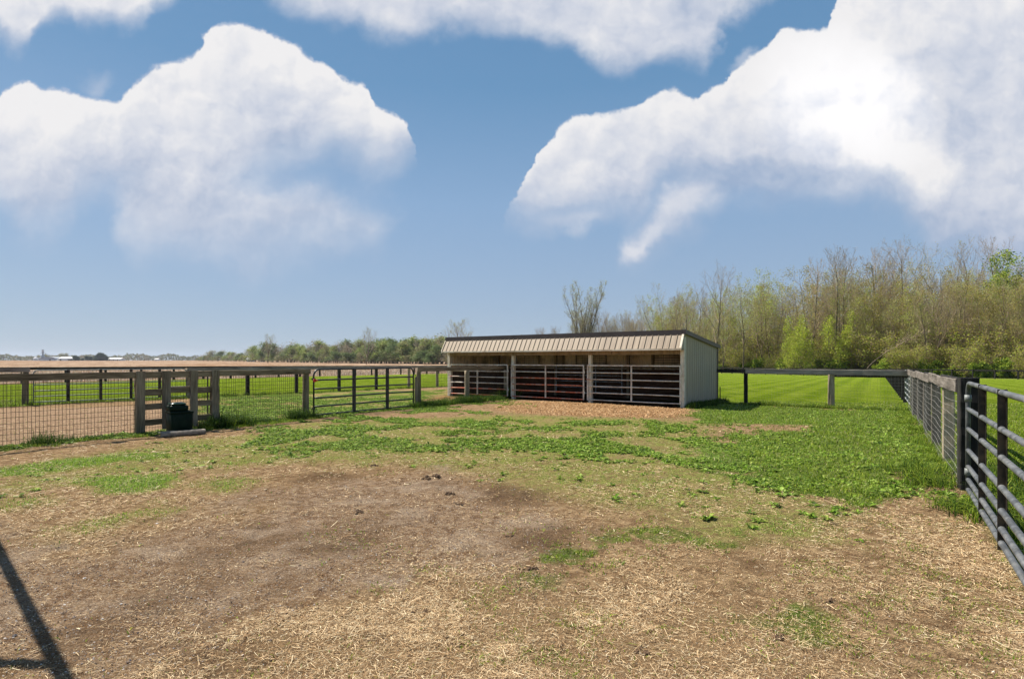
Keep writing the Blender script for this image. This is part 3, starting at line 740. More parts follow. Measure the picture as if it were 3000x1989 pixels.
mesh_panel(fa, A0, dA, Q1, t900, .02, HA - .1, .063, .108, .0038, .0, M['wire'], 3)
mb = MB(); mb.box(ut[3][0] - .06, ut[3][0] - .035, .02, .045, 0, 1.3); mb.out('steel_stake', M['tube_black'], fa)
# run from the gate to the shed
fa2 = line_root('wire_fence', 'short weathered board and wire fence between the black gate and the shed', 'fence', A0, A1)
tg = on_line(A0, A1, 1230)
rail(fa2, tg - .13, LA - .02, HA - .155, HA - .005, -.05, -.012, M['rail_a'], seed=7, n=12)
mb = MB(); mb.cyl(tg, .05, -.1, HA - .02, .085, .08, 12, 8, .003, 9); mb.out('fence_post', M['post_brown'], fa2, True)
mb = MB(); mb.board(tg - .25, tg - .12, -.03, .03, 0, 1.08, 2, 6, .003); mb.out('upright_board', M['plank_a'], fa2)
tm = on_line(A0, A1, 1371); te = on_line(A0, A1, 1484)
for k, q in enumerate((tm, te)):
    mb = MB(); mb.cyl(q, .05, -.1, HA - .15, .105 if k == 0 else .085, .1 if k == 0 else .08, 14, 8, .003, 12 + k); mb.out('fence_post', M['post_tan'], fa2, True)
mesh_panel(fa2, A0, dA, tg + .08, LA - .1, .02, HA - .12, .063, .108, .003, -.015, M['wire'], 4)

# --- tube gates
def gate(name, label, p0, p1, heights, mats, braces=(1 / 3, 2 / 3), r_=.024, rc=.16, brace='flat', group=None, y=0.0, round_=True, brace_m=None, top_r=None, z_off=0.0, endr=None):
    L = np.linalg.norm(p1 - p0)
    g = line_root(name, label, 'gate', p0, p1, group)
    g.location.z = z_off
    h = sorted(heights); zb, zt = h[0], h[-1]
    tr_ = top_r or r_
    mf_, mr_ = mats[-1], mats
    mb = MB(); pts = [(0, y, zb)]
    if round_:
        for k in range(7):
            a = pi - k / 6 * pi / 2; pts.append((rc + rc * cos(a), y, zt - rc + rc * sin(a)))
        for k in range(7):
            a = pi / 2 - k / 6 * pi / 2; pts.append((L - rc + rc * cos(a), y, zt - rc + rc * sin(a)))
        pts.append((L, y, zb))
        mb.tube(pts, tr_, 10); mb.out('frame', mf_, g, True)
        lo = 0
    else:
        a_ = tr_ * 1.35
        mb.tube([(0, y, zb - tr_), (0, y, zt - .001), (.001, y, zt), (L - .001, y, zt), (L, y, zt - .001), (L, y, zb - tr_)], a_, 4)
        mb.out('frame', mf_, g)
        lo = 0
    for k, hh in enumerate(h[:-1]):
        mb = MB()
        x0, x1 = tr_ * .3, L - tr_ * .3
        n = 10
        xs = np.linspace(x0, x1, n + 1)
        rg = np.random.RandomState(k + int(L * 100))
        zz = hh + np.cumsum(rg.normal(0, .0016, n + 1)); zz[0] = hh; zz[-1] = hh
        if brace == 'none':
            xs = np.sort(np.concatenate([xs] + [L * f + np.array([-.055, -.05, .05, .055]) for f in braces])); zz = np.full(len(xs), hh)
            rr_ = np.where(np.min([np.abs(xs - L * f) for f in braces], 0) < .052, r_ * 1.13, r_)
            mb.tube([(a, y, b) for a, b in zip(xs, zz)], rr_, 10)
        else: mb.tube([(a, y, b) for a, b in zip(xs, zz)], r_, 10 if round_ else 6)
        mb.out('bar', mats[min(k, len(mats) - 1)], g, True)
    for f in braces:
        mb = MB()
        w = .05 if brace == 'flat' else r_ * 1.05
        if brace == 'flat': mb.box(L * f - w, L * f + w, y - r_ - .006, y - r_ * .2, zb - r_, zt + r_ * .6); mb.box(L * f - w, L * f - w + .008, y - r_ - .006, y + r_ * 1.1, zb - r_, zt - r_)
        else: mb.box(L * f - w, L * f + w, y - w, y + w, zb, zt)
        mb.out('brace', brace_m or mats[-1], g)
    return g, L
ptA = lambda q: A0 + dA * q
g1, L1 = gate('tube_gate', 'black six bar tube gate with a small red tag in the front fence', ptA(on_line(A0, A1, 919)), ptA(on_line(A0, A1, 1211)), [1.405, 1.085, .82, .555, .30, .055], [M['tube_black']] * 2, (.36, .70), .026, .2, 'flat', brace_m=M['tube_black'])
mb = MB()
for k in range(8):
    a0 = k / 8 * 2 * pi
    pass
mb.tube([(.0, -.05, 1.08), (.0, -.035, 1.08)], .055, 8); mb.tube([(.045, -.052, 1.08), (.09, -.052, 1.08)], .03, 6); mb.out('red_tag', M['red'], g1)
for zz in (1.12, .25):
    mb = MB(); mb.tube([(-.10, 0, zz), (.03, 0, zz)], .014, 6); mb.box(-.03, .03, -.035, .035, zz - .035, zz + .035); mb.out('hinge', M['tube_black'], g1)
mb = MB(); mb.tube([(L1 - .02, -.03, 1.17), (L1 + .07, -.05, 1.15), (L1 + .1, -.05, 1.02)], .009, 5); mb.out('latch_chain', M['tube_black'], g1)
# pale gate in the fence behind
gp0, gp1 = ray(96, 20.6), ray(545, 23.4)
LBg = np.linalg.norm(gp1 - gp0)
tb0 = on_line(B0, B1, 98); tb1 = on_line(B0, B1, 546)
g2, L2 = gate('tube_gate', 'long pale steel tube gate behind the front wire fence at the left', B0 + dB * tb0, B0 + dB * tb1, [1.30, 1.0, .75, .52, .31, .10], [M['tube_pale']] * 2, (.2, .4, .6, .8), .022, .15, 'flat', brace_m=M['brace_dark'])
mb = MB(); mb.tube([(-.03, 0, 1.0), (.1, 0, 1.0)], .03, 6); mb.out('hinge', M['tube_pale'], g2)

# --- B: second fence
LB_ = np.linalg.norm(B1 - B0)
HB = 1.34
fb = line_root('board_fence', 'weathered board and wire fence along the lawn behind the black gate', 'fence', B0, B1)
tr1 = on_line(B0, B1, 552)
rail(fb, tr1, on_line(B0, B1, 1010), HB - .14, HB, -.075, -.04, M['rail_grey'], seed=11, n=10)
rail(fb, on_line(B0, B1, 1010), LB_ + 2.5, HB - .14, HB - .0, -.075, -.04, M['rail_grey'], seed=12, n=12)
for k, q in enumerate((552, 726, 869, 994, 1103, 1199, 1282)):
    tt = on_line(B0, B1, q)
    bl = k in (1, 2, 3, 4)
    mb = MB()
    if bl: mb.board(tt - .07, tt + .07, -.04, .09, -.1, HB - .02, 2, 6, .002)
    else: mb.cyl(tt, .04, -.1, HB - .02, .09, .085, 12, 6, .003, k)
    mb.out('fence_post', M['post_black'] if bl else M['post_tan'], fb, not bl)
mesh_panel(fb, B0, dB, tr1 + .1, LB_ + 2.4, .03, HB - .1, .10, .12, .0026, -.045, M['wire'], 6)
fb2 = line_root('board_fence', 'short weathered board and wire fence at the far left edge, left of the pale gate', 'fence', B0 - dB * 8, B0)
tpp = 8 + on_line(B0, B1, 75)
rail(fb2, 0, tpp + .12, HB - .10, HB + .04, -.075, -.04, M['rail_grey'], seed=14, n=10)
for k, tt in enumerate((.1, 2.6, 5.2, tpp)):
    mb = MB(); mb.cyl(tt, .05, -.1, HB - .06, .11, .10, 12, 6, .003, 30 + k); mb.out('fence_post', M['post_brown'], fb2, True)
mesh_panel(fb2, B0, dB, 0, tpp - .1, .03, HB - .1, .07, .11, .0028, -.05, M['wire'], 7)

# --- C and D: long black rail fences
def black_fence(label, p0, p1, t0, t1, step, hfun, zrel=0.0, first=0.0, post=.055, railw=.15, mid=False):
    d = (p1 - p0) / np.linalg.norm(p1 - p0)
    f = line_root('rail_fence', label, 'fence', p0, p1)
    ts = np.arange(first + math.ceil((t0 - first) / step) * step, t1, step)
    tops = []
    for k, tt in enumerate(ts):
        g = lz(p0, d, tt); H = hfun(tt); tops.append((tt, g + H))
        mb = MB(); mb.board(tt - post, tt + post, -post, post, g - .15, g + H - .01, 2, 3, .002, .008, k)
        mb.out('fence_post', M['post_black'], f)
    for k in range(0, len(ts) - 2, 2):
        q = tops[k:k + 3]
        mb = MB(); 
        for (a, za), (b, zb_) in zip(q[:-1], q[1:]):
            n0 = mb.n
            mb.box(a - .004, b + .004, -post - .035, -post - .003, 0, 1)
            v = mb.v[-1]; f_ = (v[:, 0] - a) / (b - a)
            v[:, 2] = np.where(v[:, 2] > .5, 0, -railw) + za + (zb_ - za) * f_
        mb.out('top_rail', M['rail_black'], f)
    return f, ts
LC = np.linalg.norm(C1 - C0)
fc_, tsC = black_fence('long black rail fence on the edge of the harvested field', C0, C1, -14, 60, LC / 8, lambda q: 1.25, railw=.19, post=.075)
fd_, tsD = black_fence('long black rail fence in front of the woods', D0, D1, -16, 60, 2.5, lambda q: 1.25, railw=.20, first=1.1, post=.08)

# --- E: right-hand fence from shed to corner
fe = line_root('board_fence', 'silver grey board fence from the shed to the far right corner', 'fence', E0, Ec)
LE = np.linalg.norm(Ec - E0)
HE = 1.33
back = Sh1 + vS * (DS - .25) + uS * .12
tw = (back - E0) @ dE
rail(fe, tw, .12, HE - .145, HE - .01, -.085, -.05, M['rail_black'], seed=21, n=5)
tq = on_line(E0, E1, 2428)
rail(fe, .0, tq + .1, HE - .17, HE + .005, -.09, -.05, M['rail_grey'], seed=22, n=8)
rail(fe, tq + .1, LE + .03, HE - .19, HE, -.09, -.05, M['rail_grey'], seed=23, n=8)
rail(fe, tq + .1, LE - .06, HE - .27, HE - .13, .11, .14, M['rail_black'], 'back_rail', 24, 6)
mb = MB(); mb.board(-.065, .065, -.05, .08, -.1, HE - .02, 2, 6, .002); mb.out('fence_post', M['post_black'], fe)
mb = MB(); mb.cyl(tq, .05, -.1, HE - .05, .115, .105, 16, 8, .003, 41); mb.out('fence_post', M['post_tan'], fe, True)
mb = MB(); mb.board(LE - .02, LE + .12, -.05, .09, -.1, HE - .01, 2, 6, .002); mb.out('fence_post', M['post_grey'], fe)
mb = MB(); mb.box(tw + .1, tw + .13, -.02, .02, 0, .62); mb.out('steel_stake', M['brace_dark'], fe)
mesh_panel(fe, E0, dE, tw + .1, LE, .03, HE - .1, .10, .108, .0016, -.048, M['wire_bright'], 8)

# --- F: near right-hand fence, from the big black gate post away to the corner
ff = line_root('board_fence', 'silver grey board and wire fence running away from the big black post', 'fence', F0, Ec)
HF = 1.43
spF = LF / 6
yi = .075
for k in range(3):
    a, b = k * 2 * spF, (k + 1) * 2 * spF
    hz0 = 1.43 - (1.43 - HE) * a / LF
    mb = MB(); mb.board(a + (.10 if k == 0 else .003), b - .003, yi, yi + .04, hz0 - .175, hz0, 0, 14, .004, .008, 50 + k, .012)
    mb.out('top_rail', M['rail_sun'], ff)
    mb = MB(); mb.board(a + .15, b - .003, -.12, -.08, hz0 - .16, hz0 - .03, 0, 8, .003, .006, 70 + k)
    mb.out('back_rail', M['rail_black'], ff)
for k in range(1, 6):
    tt = k * spF; w = .085 if k == 1 else .075
    mb = MB(); mb.board(tt - w, tt + w, -.08, .07, -.1, HF - .06 - .015 * k, 2, 8, .004, .01, 90 + k)
    mb.out('fence_post', M['post_tan'] if k in (1,) else M['post_grey'], ff)
mesh_panel(ff, F0, dF, .1, LF, 0.03, HF - .1, .15, .108, .0010, .078, M['wire_bright'], 9, sagx=.03, hr=.0022)
gpost = MB(); gpost.board(-.10, .10, -.105, .095, .0, 1.455, 2, 14, .003, .012, 5)
go = gpost.out('gate_post', M['post_black'], None)
go.location = (F0[0], F0[1], 0); go.rotation_euler = (0, 0, atan2(dF[1], dF[0]) + .06)
go['label'] = 'thick black square gate post between the grey fence and the near tube gate'; go['category'] = 'post'
# --- G: gate and black fence beyond the corner
g3, L3 = gate('tube_gate', 'grey tube gate seen edge on beyond the far right fence corner', F0 + dF * (LF + .35), F0 + dF * (LF + 5.1), [1.25, 1.0, .77, .55, .34, .12], [M['tube_pale']] * 2, (.33, .66), .024, .15, 'flat', brace_m=M['tube_pale'])
fg, tsG = black_fence('black post and rail fence running away beyond the far right corner gate', F0 + dF * (LF + 5.4), F0 + dF * (LF + 10), 0, 66, 2.43, lambda q: 1.25, first=0, post=.07)
# --- H: near gate at the right edge
H0 = ray(2836, 6.89); H1 = H0 + np.array([-.551, -.835]) / np.linalg.norm([.551, .835]) * 3.66
g4, L4 = gate('tube_gate', 'large grey seven bar tube gate cut off by the right edge', H0, H1, [1.403, 1.09, .85, .593, .395, .238, .118], [M['tube_grey']] * 2, (1 / 3, 2 / 3), .0255, .17, 'none')
for o in list(g4.children):
    if o.name.startswith('brace'): bpy.data.objects.remove(o)
for f in (1 / 3, 2 / 3):
    mb = MB(); x = L4 * f
    mb.box(x - .004, x + .004, -.03, .034, .06, 1.43); mb.box(x - .036, x + .036, .026, .034, .06, 1.43)
    mb.out('brace', M['brace_dark'], g4)
for zz in (1.22, .33):
    mb = MB(); mb.tube([(-.3, .03, zz), (-.02, .03, zz), (.03, 0, zz)], .011, 6); mb.tube([(0, 0, zz - .04), (0, 0, zz + .04)], .034, 10); mb.out('hinge', M['tube_pale'], g4, True)

# ------------------------------------------------------------------ the shed
def sx_px(px, yd, base=None):
    o = Sh0 + vS * yd; k = (px - 1500) / FOC
    return (k * o[1] - o[0]) / (uS[0] - k * uS[1])
shed = root('livestock_shed', 'long open-fronted metal livestock shed with tan slanted roof front and three gates', 'shed', (Sh0[0], Sh0[1], 0), atan2(uS[1], uS[0]))
HT, HBk, HE_ = 2.70, 2.26, 2.04
def wall_sheet(kind, span0, span1, hf, fix, th, n, mt, name, label=None):
    """ribbed metal sheet: rib every 0.23 m, geometry on both faces"""
    mb = MB()
    xs = np.linspace(span0, span1, n + 1)
    prof = []
    for k in range(n):
        a = xs[k]; w = xs[k + 1] - a
        prof += [(a, 0), (a + w * .62, 0), (a + w * .70, .016), (a + w * .88, .016)]
    prof += [(span1, 0)]
    V = []
    for (a, o) in prof:
        for zz in (0, 1):
            h_ = hf(a) if zz else -.15
            for s_ in (o + th / 2, o - th / 2):
                V.append((a, fix + s_, h_) if kind == 'x' else (fix + s_, a, h_))
    m_ = len(prof); Q_ = []
    for i in range(m_ - 1):
        b = i * 4; c = b + 4
        Q_ += [(b, c, c + 2, b + 2), (b + 1, b + 3, c + 3, c + 1), (b + 2, c + 2, c + 3, b + 3), (b, b + 1, c + 1, c)]
    Q_ += [(0, 2, 3, 1), (m_ * 4 - 4, m_ * 4 - 3, m_ * 4 - 1, m_ * 4 - 2)]
    mb.add(V, Q_)
    return mb.out(name, mt, shed)
slope = lambda y: HT + (HBk - HT) * (y / DS)
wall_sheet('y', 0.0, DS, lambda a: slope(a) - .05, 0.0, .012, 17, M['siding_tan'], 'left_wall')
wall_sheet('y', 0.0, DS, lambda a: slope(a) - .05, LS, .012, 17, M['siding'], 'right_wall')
# back wall with three openings closed by barred panels
wx = [(sx_px(1513, DS), sx_px(1580, DS)), (sx_px(1692, DS), sx_px(1776, DS)), (sx_px(1914, DS), sx_px(1996, DS))]
wall_sheet('x', 0.0, LS, lambda a: HBk - .04, DS, .012, 50, M['siding_tan'], 'back_wall')
for k, (a, b) in enumerate(wx):
    mb = MB()
    z0, z1 = 1.49, 2.05; yb = DS - .05
    mb.box(a - .05, b + .05, yb - .05, yb, z0 - .06, z0); mb.box(a - .05, b + .05, yb - .05, yb, z1, z1 + .05)
    mb.box(a - .05, a, yb - .05, yb, z0, z1); mb.box(b, b + .05, yb - .05, yb, z0, z1)
    w = mb.out('window_frame', M['inner_wood'], shed)
    mb = MB()
    for zz in np.linspace(z0 + .08, z1 - .07, 5): mb.tube([(a, yb - .03, zz), (b, yb - .03, zz)], .011, 5)
    for xx in np.linspace(a, b, 6)[1:-1]: mb.tube([(xx, yb - .03, z0), (xx, yb - .03, z1)], .006, 5)
    mb.out('window_bars', M['brace_dark'], w)
    mb = MB(); mb.box(a - .08, b + .1, yb - .085, yb - .052, z0 - .055, z0 - .012); mb.out('window_sill', M['post_cream'], w)
# dark kickboards inside
for bx in ((.03, LS - .03, DS - .16, DS - .12, -.12, 1.27), (.02, .05, .1, DS - .16, .0, 1.25), (LS - .06, LS - .03, .1, DS - .16, 0, 1.25)):
    mb = MB(); mb.box(*bx); mb.out('kickboard', M['kick'], shed)
# roof and its trim
def slab(x0, x1, ya, za, yb, zb, th, name, mt, **kw):
    mb = MB(); V = [(x, y, z + d) for x in (x0, x1) for (y, z) in ((ya, za), (yb, zb)) for d in (0, -th)]
    mb.add(V, [(0, 2, 6, 4), (1, 5, 7, 3), (0, 1, 3, 2), (4, 6, 7, 5), (0, 4, 5, 1), (2, 3, 7, 6)])
    return mb.out(name, mt, shed, **kw)
slab(-.06, LS + .06, -.02, slope(-.02) + .03, DS + .12, slope(DS + .12) + .03, .03, 'roof', M['roof'])
mb = MB(); mb.box(-.08, LS + .08, -.075, -.045, HT - .115, HT + .045); mb.box(-.08, LS + .08, -.075, .05, HT + .045, HT + .057); mb.out('front_fascia', M['trim_brown'], shed)
for x0, x1 in ((-.10, -.07), (LS + .07, LS + .10)):
    slab(x0, x1, -.075, slope(-.075) + .05, DS + .14, slope(DS + .14) + .05, .15, 'side_fascia', M['trim_brown'])
# purlins under the roof
for yy in np.linspace(.25, DS - .3, 6):
    mb = MB(); mb.box(.03, LS - .03, yy - .02, yy + .02, slope(yy) - .13, slope(yy) - .01); mb.out('purlin', M['inner_wood'], shed)
# slanted front panel with raised ribs
n = 49; xr = np.linspace(-.06, LS + .02, n + 1)
ya, za, yb, zb = -.06, HT - .12, -.34, HE_ + .045
def panel_pt(x, f, o):
    ny, nz = -(za - zb), -(ya - yb) * -1
    nrm = np.array([-(za - zb), (ya - yb)]); nrm = nrm / np.linalg.norm(nrm)      # outwards and up
    return (x, ya + (yb - ya) * f + nrm[0] * o, za + (zb - za) * f + nrm[1] * o)
V = []; prof = []
for k in range(n):
    a = xr[k]; w = xr[k + 1] - a
    prof += [(a + w * .02, .022), (a + w * .09, .022), (a + w * .12, 0), (a + w * .97, 0)]
prof += [(xr[-1], 0)]
for (x, o) in prof:
    V += [panel_pt(x, 0, o), panel_pt(x, 1, o), panel_pt(x, 1, o - .012), panel_pt(x, 0, o - .012)]
m_ = len(prof)
Q_ = []
for i in range(m_ - 1):
    b, c = i * 4, i * 4 + 4
    Q_ += [(b, b + 1, c + 1, c), (b + 1, b + 2, c + 2, c + 1), (b + 2, b + 3, c + 3, c + 2), (b + 3, b, c, c + 3)]
mb = MB(); mb.add(V, Q_); mb.out('front_panel', M['panel'], shed)
for x0, x1, nm in ((-.09, -.055, 'panel_edge'), (LS - .03, LS + .045, 'panel_edge')):
    V = [panel_pt(x, f, o) for x in (x0, x1) for f in (0, 1) for o in (.035, -.02)]
    mb = MB(); mb.add(V, [(0, 2, 6, 4), (1, 5, 7, 3), (0, 1, 3, 2), (4, 6, 7, 5), (0, 4, 5, 1), (2, 3, 7, 6)]); mb.out(nm, M['trim'], shed)
for x0 in (-.045, LS + .012):
    mb = MB()
    mb.v.append(np.array([(x, y, z) for x in (x0, x0 + .02) for (y, z) in ((-.03, HT - .13), (-.03, HE_ + .03), (-.32, HE_ + .03))], float)); mb.n += 6
    o = mb.n - 6; mb.t.append(np.array([(0, 1, 2), (3, 5, 4)]) + o); mb.q.append(np.array([(0, 3, 4, 1), (1, 4, 5, 2), (2, 5, 3, 0)]) + o)
    mb.out('panel_end', M['siding'], shed)
mb = MB(); mb.box(-.09, LS + .045, -.37, -.335, HE_ - .01, HE_ + .05); mb.out('eave_trim', M['trim'], shed)
mb = MB(); mb.box(-.05, LS + .01, -.335, -.002, HE_ - .008, HE_ + .012); mb.out('soffit', M['siding_tan'], shed)
mb = MB(); mb.board(.02, LS - .02, .0, .04, HE_ - .16, HE_ - .01, 0, 20, .002); mb.out('header_board', M['inner_wood'], shed)
xp = [.06, LS / 3, LS * 2 / 3, LS - .055]
for k, x in enumerate(xp):
    mb = MB(); mb.board(x - .07, x + .07, .045 if k in (1, 2) else .03, .19, -.1, 2.5, 2, 10, .002, .008, k)
    mb.out('front_post', M['post_cream'], shed)
mb = MB(); mb.box(-.012, .13, -.012, .028, 0, HE_ + .02); mb.out('corner_trim', M['trim'], shed)
mb = MB(); mb.box(LS - .115, LS + .014, -.016, .026, 0, HE_ + .02); mb.box(LS + .018, LS + .03, -.016, .06, 0, HE_ + .02); mb.out('corner_trim', M['trim'], shed)
mb = MB(); mb.box(LS + .024, LS + .04, DS - .08, DS + .03, 0, HBk - .05); mb.box(LS - .06, LS + .04, DS + .03, DS + .042, 0, HBk - .05); mb.out('corner_trim', M['trim_brown'], shed)
for x in (LS / 3, LS * 2 / 3):
    mb = MB(); mb.board(x - .06, x + .06, DS - .36, DS - .24, 0, HBk - .02, 2, 6, .002); mb.out('inner_post', M['inner_wood'], shed)
for q in (sx_px(1462, DS), sx_px(1632 + 60, DS) - .8, sx_px(1838, DS) + 1.2):
    mb = MB(); mb.box(q, q + .09, DS - .11, DS - .03, 0, HBk - .05); mb.out('wall_stud', M['inner_wood'], shed)
for zz in (.75, 1.32, 2.14):
    mb = MB(); mb.box(.03, LS - .03, DS - .045, DS - .02, zz, zz + .08); mb.out('wall_girt', M['inner_wood'], shed)

def shed_pt(x, y): return Sh0 + uS * x + vS * y
hs = [1.47, 1.19, .93, .66, .40, .13]
W_ = M['steel_pale']; R_ = M['steel_rust']
for (pa, pb, bm, lab, bmats) in ((1321, 1487, 1399, 'left shed gate of pale worn bars, red near the bottom, behind the wire fence', [R_, R_, W_, W_, W_, W_]),
                          (1499, 1710, 1598.6, 'middle shed gate with rusty red lower bars', [R_, R_, R_, R_, W_, W_]),
                          (1722, 1993.5, 1850, 'right shed gate of pale worn bars beside the grey end wall', [W_, W_, W_, W_, W_, W_])):
    xa, xb, xm = sx_px(pa, -.03), sx_px(pb, -.03), sx_px(bm, -.03)
    yo = -.035
    gs, Lg = gate('shed_gate', lab, shed_pt(xa, yo), shed_pt(xb, yo), hs, bmats, ((xm - xa) / (xb - xa),), .024, .1, 'tube', round_=False, brace_m=W_, group='gates across the front of the shed')
    for zz in (1.2, .4):
        mb = MB(); s_ = Lg if pa != 1499 else Lg
        mb.box(Lg + .02, Lg + .055, -.012, .012, zz - .05, zz + .05); mb.out('hinge', M['steel_pale'], gs)
    mb = MB(); mb.tube([(-.05, -.03, .93), (.12, -.035, .93)], .014, 6); mb.out('latch', M['steel_rust'], gs)
x0, x1 = LS / 3 + .1, LS * 2 / 3 - .25
gate('inner_gate', 'old blue grey gate standing inside the shed behind the middle gate', shed_pt(x0, DS - .42), shed_pt(x1, DS - .42), [1.45, 1.28, .98, .70, .42, .16], [M['steel_blue']] * 2, (.62,), .022, .1, 'tube', round_=False)

# ------------------------------------------------------------------ water trough on its slab
wc = ray(526, 13.15)
wr = root('water_trough', 'dark green automatic water trough standing between the fence uprights', 'water trough', (wc[0], wc[1], .03), atan2(dA[1], dA[0]) - .22)
wr.scale = (.95, .95, .92)
def rbox(x0, x1, y0, y1, z0, z1, e=.02, taper=0.0):
    mb = MB(); n_ = 5
    V = []
    rings = [(z0, e * .4), (z0 + e, 0), (z1 - e, taper), (z1 - e * .35, taper + e * .35), (z1, taper + e)]
    for zz, i_ in rings:
        a, b, c, d = x0 + i_, x1 - i_, y0 + i_, y1 - i_
        r_ = e
        for (cx_, cy_, a0) in ((b - r_, d - r_, 0), (a + r_, d - r_, pi / 2), (a + r_, c + r_, pi), (b - r_, c + r_, 1.5 * pi)):
            for k in range(3): V.append((cx_ + r_ * cos(a0 + k * pi / 4), cy_ + r_ * sin(a0 + k * pi / 4), zz))
    Q_ = [(i * 12 + k, i * 12 + (k + 1) % 12, (i + 1) * 12 + (k + 1) % 12, (i + 1) * 12 + k) for i in range(4) for k in range(12)]
    T_ = [(48 + k, 48 + (k + 1) % 12, 60) for k in range(12)] + [(k, 61, (k + 1) % 12) for k in range(12)]
    V += [((x0 + x1) / 2, (y0 + y1) / 2, z1), ((x0 + x1) / 2, (y0 + y1) / 2, z0)]
    mb.add(V, Q_, T_); return mb
rbox(-.235, .235, -.25, .25, 0, .50, .03).out('trough_body', M['green_plastic'], wr, True)
rbox(-.25, .25, -.27, .27, .47, .525, .02).out('trough_rim', M['green_plastic'], wr, True)
rbox(-.25, .15, -.20, .22, .53, .67, .025).out('float_housing', M['green_plastic'], wr, True)
rbox(-.22, .12, -.17, .19, .67, .735, .05).out('lid', M['green_lid'], wr, True)
mb = MB(); mb.box(-.08, .1, -.262, -.25, .12, .30); mb.out('access_panel', M['green_plastic'], wr)
slb = MB()
sc_ = ray(536, 12.72)
slb.board(-.42, .44, -.10, .10, .0, .11, 0, 14, .004, .03, 3)
so_ = slb.out('concrete_slab', M['concrete'], None)
so_.location = (sc_[0], sc_[1], .0); so_.rotation_euler = (0, 0, atan2(dA[1], dA[0]) - .30)
so_['label'] = 'rounded concrete curb lying in front of the green water trough'; so_['category'] = 'slab'
bs = rbox(-.36, .36, -.36, .36, -.05, .032, .01).out('trough_base', M['concrete'], None)
bs.location = (wc[0], wc[1], 0); bs.rotation_euler = (0, 0, atan2(dA[1], dA[0]) - .1)
bs['label'] = 'flat concrete pad under the green water trough'; bs['category'] = 'pad'

# ------------------------------------------------------------------ unseen frame added left of the view to cast the lower-left shadow
pz = root('shadow_frame', 'unseen timber frame added left of the view to cast its beam shadow on the dirt', 'timber frame', (-6.45, 6.03, 0))
for (ax, ay) in ((-1.0, .93), (2.85, -2.655), (-.9, -1.81)):
    mb = MB(); mb.board(ax - .04, ax + .04, ay - .04, ay + .04, -.1, 3.0, 2, 4, .002); mb.out('frame_post', M['post_brown'], pz)
mb = MB(); mb.tube([(-1.05, .98, 3.0), (2.9, -2.70, 3.0)], .05, 4); mb.out('frame_beam', M['post_brown'], pz)
mb = MB(); mb.tube([(-.95, -1.81, 3.0), (1.94, -1.81, 3.0)], .05, 4); mb.out('frame_beam', M['post_brown'], pz)

# ------------------------------------------------------------------ trees
def tree_skel(seed, H, r0, stems=1, fork=.3, limbs=16, ang=42, lenr=.34, up=.25, lev=3, wob=.05, kids=(7, 5, 3), spread=.0, twig=.012, top_taper=.12):
    rg = np.random.RandomState(seed)
    S = [[] for _ in range(5)]; tips = []
    def nrm(v): return v / (np.linalg.norm(v) + 1e-9)
    def branch(p, d, L, r, level, n):
        pts = [p]; rs = [r]
        st = L / n
        for k in range(n):
            d = nrm(d + rg.normal(0, wob * (1 + level * .9), 3) + np.array([0, 0, up * (.12 + .10 * level) if level else .02]))
            p = p + d * st; pts.append(p); rs.append(max(r * (1 - (k + 1) / n * (.86 if level else 1 - top_taper)), twig * .5))
        for k in range(n): S[level].append((pts[k], pts[k + 1], rs[k], rs[k + 1]))
        return pts, rs, d
    def perp(d, a, az):
        u = nrm(np.cross(d, [0.3, .2, 1.0] if abs(d[2]) < .95 else [1, 0, 0])); w = np.cross(d, u)
        return nrm(d * cos(a) + (u * cos(az) + w * sin(az)) * sin(a))
    def grow(pts, rs, d, L, level):
        if level >= lev:
            tips.append(pts[-1]); tips.append((pts[-1] + pts[-2]) / 2); return
        n = len(pts) - 1; kk = kids[level - 1] if level > 0 else limbs
        az = rg.rand() * 6.28
        for c in range(kk):
            f = (fork + (1 - fork) * (c + rg.rand() * .8) / kk) if level == 0 else (.25 + .75 * (c + rg.rand()) / kk)
            f = min(f, .995)
            x = f * n; i = int(x); u = x - i
            q = pts[i] * (1 - u) + pts[i + 1] * u; rr = rs[i] * (1 - u) + rs[i + 1] * u
            az += 2.4 + rg.normal(0, .4)
            dd = nrm(pts[i + 1] - pts[i])
            a = radians(ang * (1.15 - .45 * f) * rg.uniform(.7, 1.25)) if level == 0 else radians(rg.uniform(22, 55))
            if level == 0: cl = H * lenr * (1.1 - .72 * (f - fork) / (1 - fork)) * rg.uniform(.65, 1.15)
            else: cl = L * rg.uniform(.30, .55) * (1.15 - .5 * f)
            cr = max(min(rr * .62, cl * .027 + .004), twig)
            ns = (5, 3, 2, 2)[level]
            P_, R_2, d2 = branch(q, perp(dd, a, az), cl, cr, level + 1, ns)
            grow(P_, R_2, d2, cl, level + 1)
        tips.append(pts[-1])
    for s_ in range(stems):
        a = s_ * 6.283 / stems + rg.rand() * .8; tl = 0 if stems == 1 else rg.uniform(.08, .28) + spread
        d0 = nrm(np.array([cos(a) * tl, sin(a) * tl, 1.0]))
        h = H * (1 if s_ == 0 else rg.uniform(.75, 1.0))
        P_, R_2, d2 = branch(np.array([0.0, 0.0, -.3]), d0, h, r0 * (1 if stems == 1 else .6), 0, 11)
        grow(P_, R_2, d2, h, 0)
    return S, np.array(tips)
def leaves(pts, per, spread, size, cols, seed, flat=.5):
    rg = np.random.RandomState(seed)
    n = len(pts) * per
    c = np.repeat(pts, per, 0) + rg.normal(0, spread, (n, 3))
    return quads(c, size * rg.uniform(.5, 1.3, n), cols, rg, flat)
